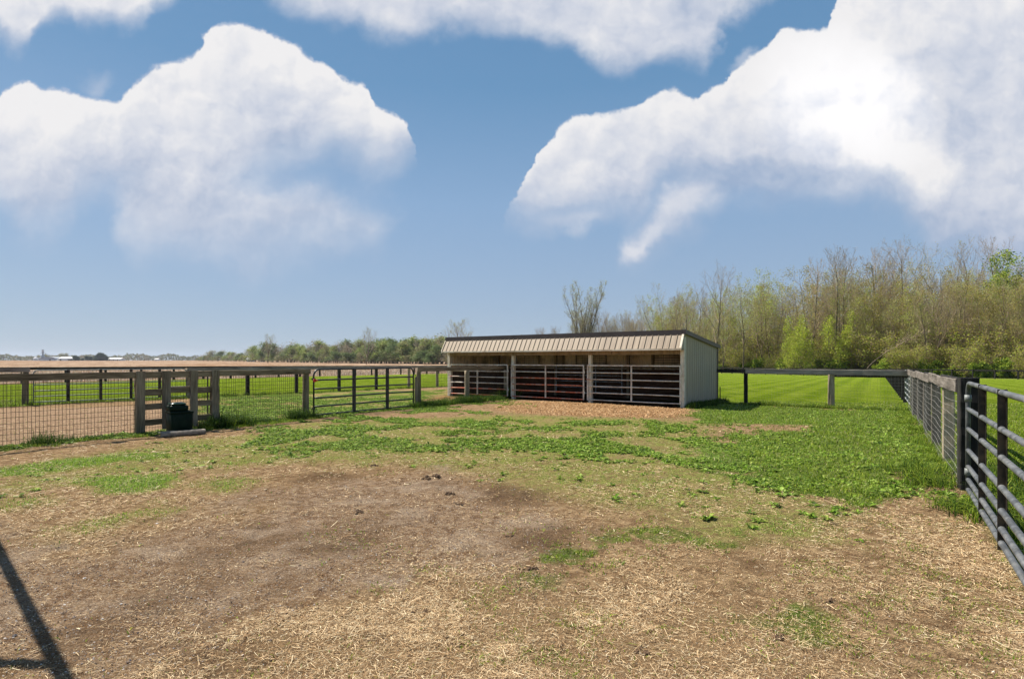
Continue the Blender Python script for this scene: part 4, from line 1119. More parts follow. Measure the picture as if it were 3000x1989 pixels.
def quads(c, sz, cols, rg, flat=.5, aspect=.6):
    n = len(c)
    a = rg.normal(0, 1, (n, 3)); a[:, 2] *= flat; a /= np.linalg.norm(a, axis=1)[:, None]
    b = np.cross(a, rg.normal(0, 1, (n, 3))); b /= np.linalg.norm(b, axis=1)[:, None]
    a = a * sz[:, None]; b = b * (sz * aspect)[:, None]
    V = np.stack([c - a, c + b * .9, c + a, c - b * .9], 1).reshape(-1, 3)
    Q_ = np.arange(n * 4).reshape(-1, 4)
    cols = np.asarray(cols, float)
    k = rg.randint(0, len(cols), n)
    col = cols[k] * rg.uniform(.65, 1.3, (n, 1)) * (1 + rg.normal(0, .06, (n, 3)))
    return V, Q_, np.repeat(np.clip(col, 0, 1), 4, 0)
protos = {}
def make_proto(kind, seed, skel, bark='bark', twigm='twig', lv=None, name='bare_tree'):
    S, tips = tree_skel(seed, **skel)
    def tubes(levels, sides):
        V, Q_, off = [], [], 0
        for l, sd2 in zip(levels, sides):
            if not S[l]: continue
            a = S[l]; v, q = segs(np.array([x[0] for x in a]), np.array([x[1] for x in a]), np.array([x[2] for x in a]), np.array([x[3] for x in a]), sd2)
            V.append(v); Q_.append(q + off); off += len(v)
        return np.vstack(V), np.vstack(Q_)
    r_ = bpy.data.objects.new(name, None); r_['H'] = skel['H']
    v, q = tubes((0,), (8,))
    parts = [mk('trunk', v, q, M[bark], r_, smooth_=True)]
    v, q = tubes((1, 2, 3, 4), (5, 3, 3, 3))
    parts.append(mk('crown_branches', v, q, M[twigm], r_))
    if lv:
        v, q, c = leaves(tips, lv['per'], lv['spread'], lv['size'], lv['cols'], seed + 7)
        parts.append(mk('foliage', v, q, M['leaf'], r_, col=c))
    for p_ in parts: C.objects.unlink(p_)
    protos[kind] = (r_, parts, float(np.percentile(tips[:, 2], 99.0)))
PLACED = []
def place(kind, x, y, H, label, group=None, cat='tree', wide=1.0, rz=None, name=None, tilt=(0, 0), z=None):
    r_, parts, H0_ = protos[kind]
    o = bpy.data.objects.new(name or r_.name, None); C.objects.link(o)
    s_ = H / H0_
    o.location = (x, y, float(zg(x, y)) - .05 if z is None else z); o.scale = (s_ * wide, s_ * wide, s_)
    o.rotation_euler = (tilt[0], tilt[1], rz if rz is not None else (x * 7.7 + y * 3.1) % 6.28)
    o['label'] = label; o['category'] = cat
    if group: o['group'] = group
    PLACED.append(o)
    for p_ in parts:
        c = p_.copy(); C.objects.link(c); c.parent = o
    return o
OLV = [(.34, .30, .07), (.42, .36, .10), (.26, .26, .06)]
YG = [(.36, .42, .05), (.45, .50, .07), (.28, .34, .045)]
PG = [(.36, .38, .13), (.43, .44, .18), (.29, .32, .10)]
GR = [(.11, .20, .02), (.17, .28, .03), (.08, .14, .015)]
BUD = [(.30, .25, .17), (.24, .20, .13), (.36, .31, .22)]
BRN = [(.27, .21, .15), (.22, .17, .12)]
make_proto('bareA', 11, dict(H=24, r0=.30, fork=.30, limbs=15, ang=40, lenr=.50, up=.7, kids=(9, 6, 3), twig=.016), lv=dict(per=1, spread=.16, size=.065, cols=BUD))
make_proto('bareB', 12, dict(H=24, r0=.27, fork=.36, limbs=12, ang=34, lenr=.48, up=.8, kids=(9, 6, 3), twig=.016), 'bark_dark', lv=dict(per=1, spread=.16, size=.065, cols=BUD))
make_proto('bareC', 13, dict(H=22, r0=.24, stems=3, fork=.28, limbs=9, ang=36, lenr=.38, up=.6, kids=(7, 5, 3), spread=.05), lv=dict(per=1, spread=.2, size=.075, cols=PG))
make_proto('multi', 14, dict(H=18, r0=.24, stems=11, fork=.16, limbs=12, ang=30, lenr=.24, up=.7, kids=(7, 5, 3), lev=3, spread=.03, twig=.014), 'bark', 'twig_pale', lv=dict(per=1, spread=.2, size=.07, cols=PG))
make_proto('budA', 15, dict(H=20, r0=.22, fork=.25, limbs=14, ang=52, lenr=.44, up=.5, kids=(8, 5, 3)), lv=dict(per=2, spread=.32, size=.12, cols=PG))
make_proto('budB', 16, dict(H=20, r0=.24, stems=2, fork=.25, limbs=11, ang=50, lenr=.42, up=.45, kids=(7, 5, 3), spread=.06), lv=dict(per=2, spread=.36, size=.13, cols=YG + PG))
make_proto('green', 17, dict(H=20, r0=.28, fork=.15, limbs=16, ang=60, lenr=.44, up=.35, kids=(8, 5, 3)), lv=dict(per=4, spread=.42, size=.19, cols=GR + YG))
make_proto('olive', 18, dict(H=18, r0=.22, stems=2, fork=.15, limbs=12, ang=55, lenr=.42, up=.3, kids=(7, 5, 3)), lv=dict(per=3, spread=.4, size=.11, cols=OLV + [(.30, .24, .08)]))
make_proto('pale', 19, dict(H=22, r0=.20, fork=.22, limbs=14, ang=62, lenr=.40, up=.3, kids=(7, 4, 3), wob=.07), 'bark_pale', 'twig_pale', lv=dict(per=1, spread=.2, size=.08, cols=OLV))
make_proto('thin', 20, dict(H=14, r0=.10, stems=4, fork=.12, limbs=10, ang=36, lenr=.36, up=.5, kids=(7, 4, 2), spread=.1), lv=dict(per=1, spread=.2, size=.06, cols=BRN + OLV))
make_proto('shrubY', 21, dict(H=9, r0=.10, stems=4, fork=.05, limbs=12, ang=45, lenr=.28, up=.4, kids=(5, 4, 3), spread=.1), lv=dict(per=3, spread=.30, size=.10, cols=YG), name='shrub')
make_proto('shrubG', 22, dict(H=4, r0=.06, stems=6, fork=.0, limbs=10, ang=50, lenr=.34, up=.2, kids=(5, 4, 2), spread=.25), lv=dict(per=5, spread=.22, size=.12, cols=GR + YG + [(.18, .30, .04)]), name='shrub')
make_proto('shrubB', 23, dict(H=6, r0=.05, stems=9, fork=.05, limbs=9, ang=40, lenr=.34, up=.3, kids=(5, 4, 2), spread=.25), lv=dict(per=2, spread=.3, size=.085, cols=OLV + YG + BRN), name='shrub')
make_proto('round', 24, dict(H=16, r0=.34, stems=1, fork=.20, limbs=16, ang=58, lenr=.66, up=.75, kids=(10, 6, 4), wob=.07, twig=.02), 'bark', 'twig_pale', lv=dict(per=1, spread=.25, size=.11, cols=PG))
def at_top(px, Z, ytop):
    p_ = ray(px, Z); g = float(zg(*p_)); return p_, (EYE - (ytop - HOR) * Z / FOC) - g
# the larger trees of the wood, one by one (direction, distance, height of top, kind, label)
WOODS = [
    (2095, 118, 778, 'bareA', 'bare tree with one leader rising above the wood just right of the shed roof'),
    (2118, 122, 850, 'budB', 'bright yellow green budding tree just right of the shed roof'),
    (2178, 119, 812, 'budA', 'rounded pale green budding tree above the shed end wall'),
    (2262, 120, 795, 'budB', 'pale green budding tree left of the gap in the treeline'),
    (1947, 140, 825, 'bareC', 'thin twin-stemmed tree behind the right part of the shed roof'),
    (2005, 132, 838, 'budA', 'light green budding tree over the right end of the shed roof'),
    (2380, 112, 758, 'bareB', 'slender vase-shaped bare tree at the left end of the tall bare trees'),
    (2443, 110, 727, 'bareB', 'tall dark bare tree, second of the tall bare trees from the left'),
    (2482, 114, 728, 'bareA', 'tall bare tree with a narrow crown, third of the tall bare trees from the left'),
    (2548, 110, 716, 'bareA', 'tall bare tree with spreading limbs in the middle of the wood'),
    (2610, 116, 745, 'bareB', 'bare tree standing slightly lower between two taller ones mid wood'),
    (2668, 106, 694, 'bareA', 'highest bare tree over the right fence corner'),
    (2728, 104, 698, 'pale', 'tall bare tree with a pale curved trunk behind the grey fence'),
    (2790, 112, 715, 'bareC', 'bare double tree right of the pale-trunked tree'),
    (2845, 104, 700, 'bareA', 'broad bare tree above the black gate post'),
    (2900, 108, 698, 'bareB', 'tall bare tree left of the leafy green tree'),
    (2955, 97, 748, 'green', 'leafy green tree rising at the right edge of the wood'),
    (3010, 92, 770, 'olive', 'olive brown leafing tree at the right edge'),
    (2900, 90, 905, 'olive', 'low olive tree in front of the wood at the right'),
    (2655, 103, 880, 'pale', 'white barked tree with twin trunks low in the wood'),
]
for px, Zd, yt, kd, lb in WOODS:
    p_, H = at_top(px, Zd, yt)
    place(kd, p_[0], p_[1], H, lb, 'larger trees of the wood', wide=.95 if kd.startswith('bare') else .85)
p_, H = at_top(1703, 185, 826)
place('multi', p_[0], p_[1], H, 'many-stemmed vase-shaped tree standing clear behind the middle of the shed roof', wide=1.05)
p_, H = at_top(1346, 230, 934)
place('round', p_[0], p_[1], H, 'broad round-crowned bare tree behind the left end of the shed roof', wide=1.15)
p_, H = at_top(1073, 330, 959)
place('round', p_[0], p_[1], H, 'lone tall bare tree rising above the far treeline beyond the black gate', wide=.75)
p_, H = at_top(785, 430, 978)
place('round', p_[0], p_[1], H, 'dark bare tree beside the utility pole at the left end of the far treeline', wide=.8)
# ranks of lesser trees that make up the wood
rg = np.random.RandomState(4)
def wood_edge(px):            # distance of the wood's edge in each direction
    return np.interp(px, [1500, 1700, 1900, 2100, 2400, 2700, 3000, 3300], [215, 190, 155, 126, 108, 92, 82, 76])
def top_env(px):
    return np.interp(px, [1520, 1600, 1640, 1700, 1780, 1860, 1930, 2000, 2100, 2200, 2290, 2340, 2400, 2600, 2800, 3000, 3300], [990, 975, 950, 945, 918, 912, 885, 868, 850, 850, 860, 850, 805, 800, 798, 805, 805])
fill_lab = {'bareA': 'grey bare tree', 'bareB': 'dark bare tree', 'bareC': 'twin-stemmed bare tree', 'budA': 'pale budding tree', 'budB': 'yellow green budding tree', 'thin': 'thin many-stemmed sapling', 'olive': 'olive tinted tree', 'pale': 'pale barked tree', 'green': 'green leafing tree'}
def spot(px):
    for lim, nm in ((1640, 'left of the many-stemmed tree'), (1800, 'beside the many-stemmed tree'), (2010, 'behind the shed roof'), (2200, 'right of the shed'), (2400, 'above the round post'), (2600, 'behind the grey rail'), (2760, 'above the fence corner'), (2900, 'above the gate post'), (3000, 'at the right edge')):
        if px < lim: return nm
    return 'past the right edge'
for row in range(4):
    px = 1545 + rg.rand() * 20
    while px < 3250:
        e = wood_edge(px); Zd = e + 5 + row * 9 + rg.uniform(-3, 3)
        yt = top_env(px) + rg.uniform(-25, 70) + (18 if row == 0 else 0)
        right = px > 2300
        kd = rg.choice(['bareA', 'bareB', 'bareC', 'thin', 'thin', 'budA', 'olive', 'pale', 'budB'], p=([.14, .12, .10, .08, .06, .15, .15, .07, .13] if right else [.08, .08, .08, .06, .06, .24, .10, .02, .28]))
        if px < 1900: kd = rg.choice(['thin', 'bareB', 'bareC', 'bareA'])
        p_, H = at_top(px, Zd, yt)
        if H > 3: place(str(kd), p_[0], p_[1], H, fill_lab[str(kd)] + (' in the wood front' if row < 2 else ' deep in the wood') + ' ' + spot(px), 'trees filling the wood: ' + fill_lab[str(kd)], wide=.9 if px > 1900 else 1.1)
        px += rg.uniform(18, 38)
# understorey
shr_lab = {'shrubY': 'bright lime green tall shrub', 'shrubG': 'low dark green leafy bush', 'shrubB': 'twiggy brown bush'}
for (px, Zd, yt, kd, lb) in [(2345, 106, 930, 'shrubY', 'bright lime green tall shrub against the wood above the light round post'), (2318, 104, 985, 'shrubY', 'lower lime green shrub at the left foot of the bright tall one'), (2448, 105, 925, 'shrubY', 'mid green tall shrub right of the bright lime one')]:
    p_, H = at_top(px, Zd, yt); place(kd, p_[0], p_[1], H, lb, cat='shrub', wide=.95)
for row in range(3):
    px = 1560.0
    while px < 3200:
        e = wood_edge(px); Zd = e - 1 + row * 6 + rg.uniform(-1.5, 1.5)
        kd = [('shrubG' if rg.rand() < .5 else 'shrubB'), 'shrubB', 'shrubB'][row] if rg.rand() < .65 else rg.choice(['shrubY', 'shrubB', 'shrubG'])
        if px < 2050: kd = 'shrubB'
        H = {'shrubG': rg.uniform(.9, 3.0), 'shrubB': rg.uniform(3, 6.5), 'shrubY': rg.uniform(2.5, 5)}[kd] * (1 + .25 * row)
        p_ = ray(px, Zd)
        place(str(kd), p_[0], p_[1], H, shr_lab[str(kd)] + [' at the wood edge', ' just inside the wood', ' within the wood'][row] + ' ' + spot(px), 'bushes at the foot of the wood: ' + shr_lab[str(kd)], cat='bush', wide=1.3)
        px += rg.uniform(26, 48)
# uncountable tangle deep in the wood, coloured dark for the shade between trunks
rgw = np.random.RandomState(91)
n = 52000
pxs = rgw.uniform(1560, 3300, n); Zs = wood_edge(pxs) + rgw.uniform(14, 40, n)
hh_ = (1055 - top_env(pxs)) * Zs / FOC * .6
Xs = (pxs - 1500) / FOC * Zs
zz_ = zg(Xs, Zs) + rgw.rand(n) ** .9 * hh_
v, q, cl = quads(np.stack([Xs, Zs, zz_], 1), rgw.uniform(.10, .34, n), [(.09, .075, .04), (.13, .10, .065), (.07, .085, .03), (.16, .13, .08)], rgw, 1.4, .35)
mk('wood_thicket', v, q, M['leaf'], col=cl, kind='stuff', label='brown thicket of twigs deep inside the wood, darkened for the shade between trunks', category='thicket')
# leaning dead limb
mb = MB()
pa, pb = ray(2530, 97), ray(2705, 93)
za_, zb_ = float(zg(*pa)), 1.68 + 80 * 93 / FOC
qs = [(pa[0] + (pb[0] - pa[0]) * f, pa[1] + (pb[1] - pa[1]) * f, za_ + (zb_ - za_) * (f ** .62)) for f in np.linspace(0, 1, 14)]
mb.tube(qs, np.linspace(.08, .015, 14), 6)
dl = root('fallen_tree', 'thin leaning dead tree bowed low across the front of the wood', 'tree', tuple(qs[0]))
for k, o in enumerate([mb]):
    mb.v = [v - np.array(qs[0]) for v in mb.v]; mb.out('trunk', M['bark'], dl, True)
rgx = np.random.RandomState(8); P0_, P1_ = [], []
for k in range(70):
    f = rgx.uniform(.3, 1); i = f * 13; i0 = min(int(i), 12); q = np.array(qs[i0]) * (1 - i + i0) + np.array(qs[i0 + 1]) * (i - i0)
    d = np.array([rgx.uniform(.2, 1.5), rgx.normal(0, .5), rgx.uniform(-.2, 1.6)]); L_ = rgx.uniform(.6, 2.2); d = d / np.linalg.norm(d)
    m1 = q + d * L_ * .5; m2 = m1 + (d + rgx.normal(0, .3, 3)) * L_ * .5
    P0_ += [q, m1]; P1_ += [m1, m2]
v, q = segs(np.array(P0_) - qs[0], np.array(P1_) - qs[0], np.full(len(P0_), .02), np.full(len(P0_), .012), 3)
mk('branches', v, q, M['twig'], dl)

# far treeline beyond the field: lighter trees, larger leaf clumps
def far_proto(kind, seed, H, cols, dens, w, bark='bark', base=.12, name='field_tree', clump=.36):
    rg = np.random.RandomState(seed)
    S, tips = tree_skel(seed, H=H, r0=.28, fork=.08, limbs=15, ang=50, lenr=w * 1.25, up=.35, kids=(8, 4, 3), lev=2, twig=.05)
    r_ = bpy.data.objects.new(name, None)
    def tb(ls, sd2):
        a = sum([S[l] for l in ls], []); return segs(np.array([x[0] for x in a]), np.array([x[1] for x in a]), np.array([x[2] for x in a]), np.array([x[3] for x in a]), sd2)
    v, q = tb((0,), 6); parts = [mk('trunk', v, q, M[bark], r_)]
    v, q = tb((1, 2), 3); parts.append(mk('crown_branches', v, q, M['twig'], r_))
    if dens:
        pts = tips[rg.rand(len(tips)) < min(1, dens)]
        v, q, c = leaves(pts, max(1, int(dens * 9)), 1.0, clump, cols, seed)
        parts.append(mk('foliage', v, q, M['leaf'], r_, col=c))
    for p_ in parts: C.objects.unlink(p_)
    protos[kind] = (r_, parts, float(np.percentile(tips[:, 2], 98.0)))
far_proto('farY', 31, 14, [(.26, .32, .09), (.30, .35, .10), (.22, .27, .08)], 1.0, .30)
far_proto('farG', 32, 14, [(.12, .18, .06), (.16, .20, .08)], 1.2, .30)
far_proto('farB', 33, 16, [(.24, .20, .15), (.28, .24, .17)], .55, .28, clump=.35)
far_proto('farO', 34, 15, [(.22, .22, .10), (.25, .24, .12)], .8, .30)
far_proto('farE', 35, 9, [(.03, .055, .03), (.04, .07, .035)], 1.6, .22, 'bark_dark', name='evergreen_tree', clump=.5)
def far_edge(px): return np.interp(px, [560, 640, 760, 900, 1050, 1200, 1330, 1500], [800, 720, 560, 470, 410, 360, 320, 300])
def far_top(px): return np.interp(px, [560, 590, 640, 680, 720, 760, 820, 900, 1000, 1100, 1200, 1250, 1290, 1340, 1420, 1560], [1043, 1036, 1032, 1036, 1030, 1015, 1010, 1008, 1005, 1002, 1000, 996, 990, 1005, 1000, 996])
far_lab = {'farY': 'fresh yellow green tree', 'farG': 'darker green tree', 'farB': 'brown leafless tree', 'farO': 'olive budding tree'}
def fspot(px):
    for lim, nm in ((700, 'at far treeline left end'), (900, 'beside the utility pole, far treeline'), (1060, 'above the black gate, far treeline'), (1220, 'above the gate latch, far treeline'), (1330, 'left of the shed, far treeline')):
        if px < lim: return nm
    return 'behind the shed, far treeline'
rg = np.random.RandomState(14)
for row in range(3):
    px = 575.0 + row * 8
    while px < 1570:
        Zd = far_edge(px) + row * 14 + rg.uniform(-5, 5)
        kd = str(rg.choice(['farY', 'farG', 'farB', 'farO'], p=[.30, .14, .28, .28]))
        yt = far_top(px) + rg.uniform(-6, 16) + (12 if row == 0 else 0)
        p_, H = at_top(px, Zd, yt)
        place(kd, p_[0], p_[1], max(H, 4), far_lab[kd] + ' ' + fspot(px) + ['', ' second row', ' back row'][row], 'far treeline: ' + far_lab[kd], wide=rg.uniform(1.3, 1.9) * np.interp(px, [560, 760], [1.3, 1]))
        px += rg.uniform(9, 17)
# bushes along its foot
for px in np.arange(585, 1420, 11.0) + rg.uniform(-4, 4, len(np.arange(585, 1420, 11.0))):
    p_ = ray(px, far_edge(px) - rg.uniform(0, 10))
    place(str(rg.choice(['farG', 'farO', 'farB'])), p_[0], p_[1], rg.uniform(4, 8), 'low bush ' + fspot(px), 'bushes of the far treeline', cat='bush', wide=2.4, name='bush')


# ------------------------------------------------------------------ distant farm, woods on the horizon
def far_pt(px, Z): p_ = ray(px, Z); return (p_[0], p_[1], float(zg(*p_)))
ZF = 1100.0; kf = ZF / FOC
M['bin'] = simple('pale_corrugated_steel', (.62, .64, .66), .5, .2, .06, .4)
M['barn_w'] = simple('pale_barn_siding', (.58, .60, .64), .7, 0, .05, .2)
M['barn_roof'] = simple('grey_barn_roof', (.30, .33, .37), .6, .1, .05, .2)
M['white'] = simple('white_siding', (.72, .72, .70), .7, 0, .05, .3)
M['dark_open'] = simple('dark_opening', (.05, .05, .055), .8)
def bin_(x, w, h, lab):
    p_ = far_pt(x, ZF); r_ = root('grain_bin', lab, 'grain bin', p_, 0, 'grain bins of the distant farm')
    R_ = w * kf / 2; mb = MB(); mb.cyl(0, 0, 0, h * .72, R_, R_, 20); mb.out('bin_wall', M['bin'], r_)
    mb = MB(); mb.tube([(0, 0, h * .72), (0, 0, h * .98), (0, 0, h)], [R_ * 1.03, R_ * .18, R_ * .1], 20); mb.out('bin_roof', M['barn_roof'], r_)
bin_(105, 13.2, 7.4, 'round grain bin at the left end of the distant farm')
bin_(119, 9, 7.0, 'second grain bin, under the grain elevator leg')
bin_(160, 14, 6.6, 'grain bin right of the arched barn of the distant farm')
p_ = far_pt(125.6, ZF + 8); r_ = root('grain_elevator', 'thin grain elevator tower rising above the distant farm', 'grain elevator', p_)
mb = MB(); mb.box(-1.1, 1.1, -1, 1, 0, 21.5); mb.box(-2.2, 2.2, -2.2, 2.2, 7, 10.5); mb.out('tower', M['barn_roof'], r_)
mb = MB()
for (dx, dz) in ((14, 8), (-12, 8), (22, 7.5)): mb.tube([(0, 0, 17), (dx, 0, dz)], .25, 4)
mb.out('spout', M['barn_roof'], r_)
mb = MB(); mb.box(-1.7, 1.7, -1.3, 1.3, 18, 20.2); mb.out('head_house', M['bin'], r_)
def barn(px0, px1, Z, h, rh, lab, wm, rm, dep=14, arch=False, doors=(), name='barn', cat='barn'):
    a, b = far_pt(px0, Z), far_pt(px1, Z); r_ = root(name, lab, cat, a, 0); L = b[0] - a[0]
    mb = MB(); mb.box(0, L, 0, dep, -1, h); mb.out('wall', wm, r_)
    mb = MB()
    if arch:
        mb.prism([(-.3, h)] + [(L / 2 - (L / 2 + .3) * cos(k / 10 * pi), h + rh * sin(k / 10 * pi) ** .8) for k in range(1, 10)] + [(L + .3, h)], -.4, dep + .4)
    else:
        V = [(-.4, -.4, h), (L + .4, -.4, h), (L + .4, dep + .4, h), (-.4, dep + .4, h), (-.4, dep / 2, h + rh), (L + .4, dep / 2, h + rh)]
        mb.add(V, [(0, 1, 5, 4), (2, 3, 4, 5), (0, 3, 2, 1)], [(0, 4, 3), (1, 2, 5)])
    mb.out('roof', rm, r_)
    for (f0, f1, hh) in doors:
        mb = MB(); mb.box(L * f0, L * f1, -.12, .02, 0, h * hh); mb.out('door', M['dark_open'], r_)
    return r_
barn(113, 163, ZF - 8, 3.2, 4.2, 'pale arch-roofed barn of the distant farm', M['barn_w'], M['barn_roof'], 20, True, ((.62, .72, .8),))
barn(171, 214, ZF - 5, 4.4, 3.3, 'long grey-roofed shed of the distant farm', M['white'], M['barn_roof'], 16, False, ((.1, .2, .8), (.66, .99, .75)))
barn(315, 353, ZF - 15, 3.4, 2.2, 'long low white shed right of the distant evergreens', M['white'], M['white'], 14, False, ((.1, .14, .8), (.45, .49, .8), (.75, .8, .8)))
barn(452, 463, ZF + 60, 3.2, 1.6, 'tiny white building before the hazy horizon wood', M['white'], M['white'], 8)
barn(722, 737, 600, 2.4, 2.4, 'small pale gabled house partly hidden at the end of the far treeline', M['barn_w'], M['barn_roof'], 7, False, ((.5, .6, .7),), 'house', 'house')
barn(762, 769, 560, 2.4, 1.0, 'small white outbuilding next to the utility pole', M['white'], M['white'], 4, False, ((.4, .6, .8),), 'outbuilding', 'shed')
p_ = far_pt(785.5, 425); r_ = root('utility_pole', 'wooden utility pole with crossarms before the far treeline', 'utility pole', p_)
mb = MB(); mb.cyl(0, 0, -.5, 10.3, .17, .12, 8); mb.out('pole', M['post_brown'], r_)
for zz, w in ((9.6, 1.9), (7.9, 1.7)):
    mb = MB(); mb.box(-w * .4, w * 1.6, -.2, -.08, zz, zz + .16); mb.out('crossarm', M['post_grey'], r_)
ev = [(219, 1043.5), (229, 1046), (256, 1045), (266, 1046), (276, 1046.5), (283, 1042), (291, 1040), (299, 1037), (306, 1041), (311, 1045), (241, 1050)]
for k, (px, yt) in enumerate(ev):
    p_, H = at_top(px, ZF - 20 - k, yt); place('farE', p_[0], p_[1], H, 'dark evergreen tree in the row right of the distant farm sheds', 'evergreens of the distant farm', wide=1.5)
for k, (px, yt, kd) in enumerate([(114, 1042, 'farO'), (136, 1040, 'farO'), (148, 1041, 'farB'), (182, 1036, 'farO'), (192, 1036, 'farO'), (240, 1043, 'farB'), (366, 1044, 'farB'), (376, 1042, 'farB'), (412, 1038, 'farB'), (424, 1039, 'farB'), (435, 1040, 'farB')]):
    p_, H = at_top(px, ZF + 25, yt); place(kd, p_[0], p_[1], H, 'pale leafless tree near the buildings of the distant farm', 'pale trees of the distant farm', wide=1.6)
# wood on the horizon: one uncountable mass of leaf clumps
rg = np.random.RandomState(3)
V_, Q_, Cc = [], [], []
n = 26000
px = rg.uniform(-250, 1750, n); Zd = 1500 + rg.uniform(0, 60, n)
hh = np.interp(px, [-250, 0, 250, 330, 420, 560, 800, 1750], [13, 12, 12, 14, 13, 11, 10, 10]) * (1 + .55 * (vnoise(px / 22, px * 0, 3) - .5) + .3 * (vnoise(px / 6, px * 0, 4) - .5)) * 1.15
X = (px - 1500) / FOC * Zd
zz = zg(X, Zd) + rg.uniform(0, 1, n) ** .8 * hh
c = np.stack([X, Zd, np.nan_to_num(zz)], 1)
v, q, cl = quads(c, rg.uniform(1.0, 2.2, n), [(.16, .17, .10), (.20, .18, .13), (.13, .15, .08)], rg, .8, .8)
mk('horizon_wood', v, q, M['leaf'], col=cl, kind='stuff', label='hazy low wood along the flat horizon', category='wood')

# ------------------------------------------------------------------ ground cover, as geometry
def sample(n, z0, z1, seed, pw=1.0, xm=.95):
    rg = np.random.RandomState(seed)
    u = rg.rand(n)
    Zs = (z0 ** (1 - pw) + u * (z1 ** (1 - pw) - z0 ** (1 - pw))) ** (1 / (1 - pw)) if pw != 1 else z0 * (z1 / z0) ** u
    Xs = rg.uniform(-xm, xm, n) * Zs
    return Xs, Zs, rg
def blades(X, Y, h, w, rg, cols, lean=.35, bend=.5, base=None):
    n = len(X)
    z0 = zg(X, Y) - .004 if base is None else base
    a = rg.uniform(0, 2 * pi, n); la = rg.uniform(0, 2 * pi, n); l = np.abs(rg.normal(0, lean, n))
    wx, wy = np.cos(a) * w / 2, np.sin(a) * w / 2
    lx, ly = np.cos(la) * l * h, np.sin(la) * l * h
    mx, my, mz = X + lx * .4, Y + ly * .4, z0 + h * .58
    tx, ty, tz = X + lx * (1 + bend), Y + ly * (1 + bend), z0 + h * (1 - .4 * np.minimum(l, 1.2))
    V = np.stack([np.stack([X - wx, Y - wy, z0], 1), np.stack([X + wx, Y + wy, z0], 1), np.stack([mx + wx * .8, my + wy * .8, mz], 1), np.stack([mx - wx * .8, my - wy * .8, mz], 1), np.stack([tx, ty, tz], 1)], 1).reshape(-1, 3)
    o = np.arange(n)[:, None] * 5
    cols = np.asarray(cols, float); k = rg.randint(0, len(cols), n)
    c = cols[k] * rg.uniform(.7, 1.3, (n, 1)) * (1 + rg.normal(0, .05, (n, 3)))
    return V, o + np.array([[0, 1, 2, 3]]), o + np.array([[3, 2, 4]]), np.repeat(np.clip(c, 0, 1), 5, 0)
def join(parts):
    V, Qs, Ts, Cs, off = [], [], [], [], 0
    for (v, q, t_, c) in parts:
        V.append(v); Cs.append(c)
        if q is not None: Qs.append(q + off)
        if t_ is not None: Ts.append(t_ + off)
        off += len(v)
    f = ([np.vstack(Qs)] if Qs else []) + ([np.vstack(Ts)] if Ts else [])
    return np.vstack(V), f, np.vstack(Cs)
G1 = [(.17, .25, .02), (.24, .33, .03), (.10, .17, .015), (.32, .39, .055)]
GL = [(.25, .38, .05), (.30, .42, .07), (.20, .32, .05)]
GD = [(.055, .105, .018), (.085, .15, .022), (.035, .07, .012)]  # dark greens; the shade at the fence foot is put into them
DRY = [(.46, .36, .22), (.38, .28, .16)]
parts = []
# grass where the zones say so
X, Y, rg = sample(520000, 2.4, 27, 101, .45)
zz = zones(X, Y)
clump = smooth(fbm(X, Y, 6, 55, 3), .40, .58)
pr = np.clip(zz['weeds'] * (.35 + .5 * smooth(fbm(X, Y, 1.3, 56, 4), .36, .55)) + zz['patch'] * .5 * (.3 + .7 * clump) + zz['inA'] * .5 * clump + zz['nearB'] * .9 + zz['lime'] * .9 + zz['spr'] * .8 * clump, 0, 1)
spk = smooth(fbm(X, Y, 1.2, 57, 4), .52, .66) * clump
pr = np.maximum(pr, zz['pale'] * .62 * (.3 + .7 * clump) * smooth(fbm(X, Y, .9, 58, 4), .36, .52)); pr = np.maximum(pr, (1 - zz['gravel']) * zz['yard'] * (.02 + .45 * spk * (X > -2)) * (1 - zz['shed']) * (1 - zz['chips'] * .9))
pr = np.where(zz['lawn'] > .5, .45 * (Y < 24), pr)
pr *= 1 - zz['shed']
k = rg.rand(len(X)) < pr
X, Y = X[k], Y[k]; zz = {a: b[k] for a, b in zz.items()}
tall = zz['weeds'] + zz['patch']
h = (.016 + .034 * np.clip(zz['weeds'] + zz['nearB'] + .5 * zz['patch'] + .6 * zz['lime'], 0, 1)) * rg.uniform(.5, 1.6, len(X)) * (1 + .6 * smooth(fbm(X, Y, 1.4, 66, 3), .5, .7))
h = np.where(zz['lawn'] > .5, .05 * rg.uniform(.6, 1.4, len(X)), h)
w = (.004 + .0007 * Y) * rg.uniform(.7, 1.4, len(X))
lm = (zz['lime'] > .3) | ((zz['pale'] > .5) & (zz['patch'] < .3))
parts.append(blades(X[~lm], Y[~lm], h[~lm], w[~lm], rg, G1 + [(.30, .32, .12)], .8))
parts.append(blades(X[lm], Y[lm], h[lm] * .8, w[lm], rg, GL + [(.33, .34, .14)], .8))
v, f, c = join(parts)
mk('short_grass', v, f, M['leaf'], col=c, kind='stuff', label='short green grass growing in patches over the dirt yard', category='grass')
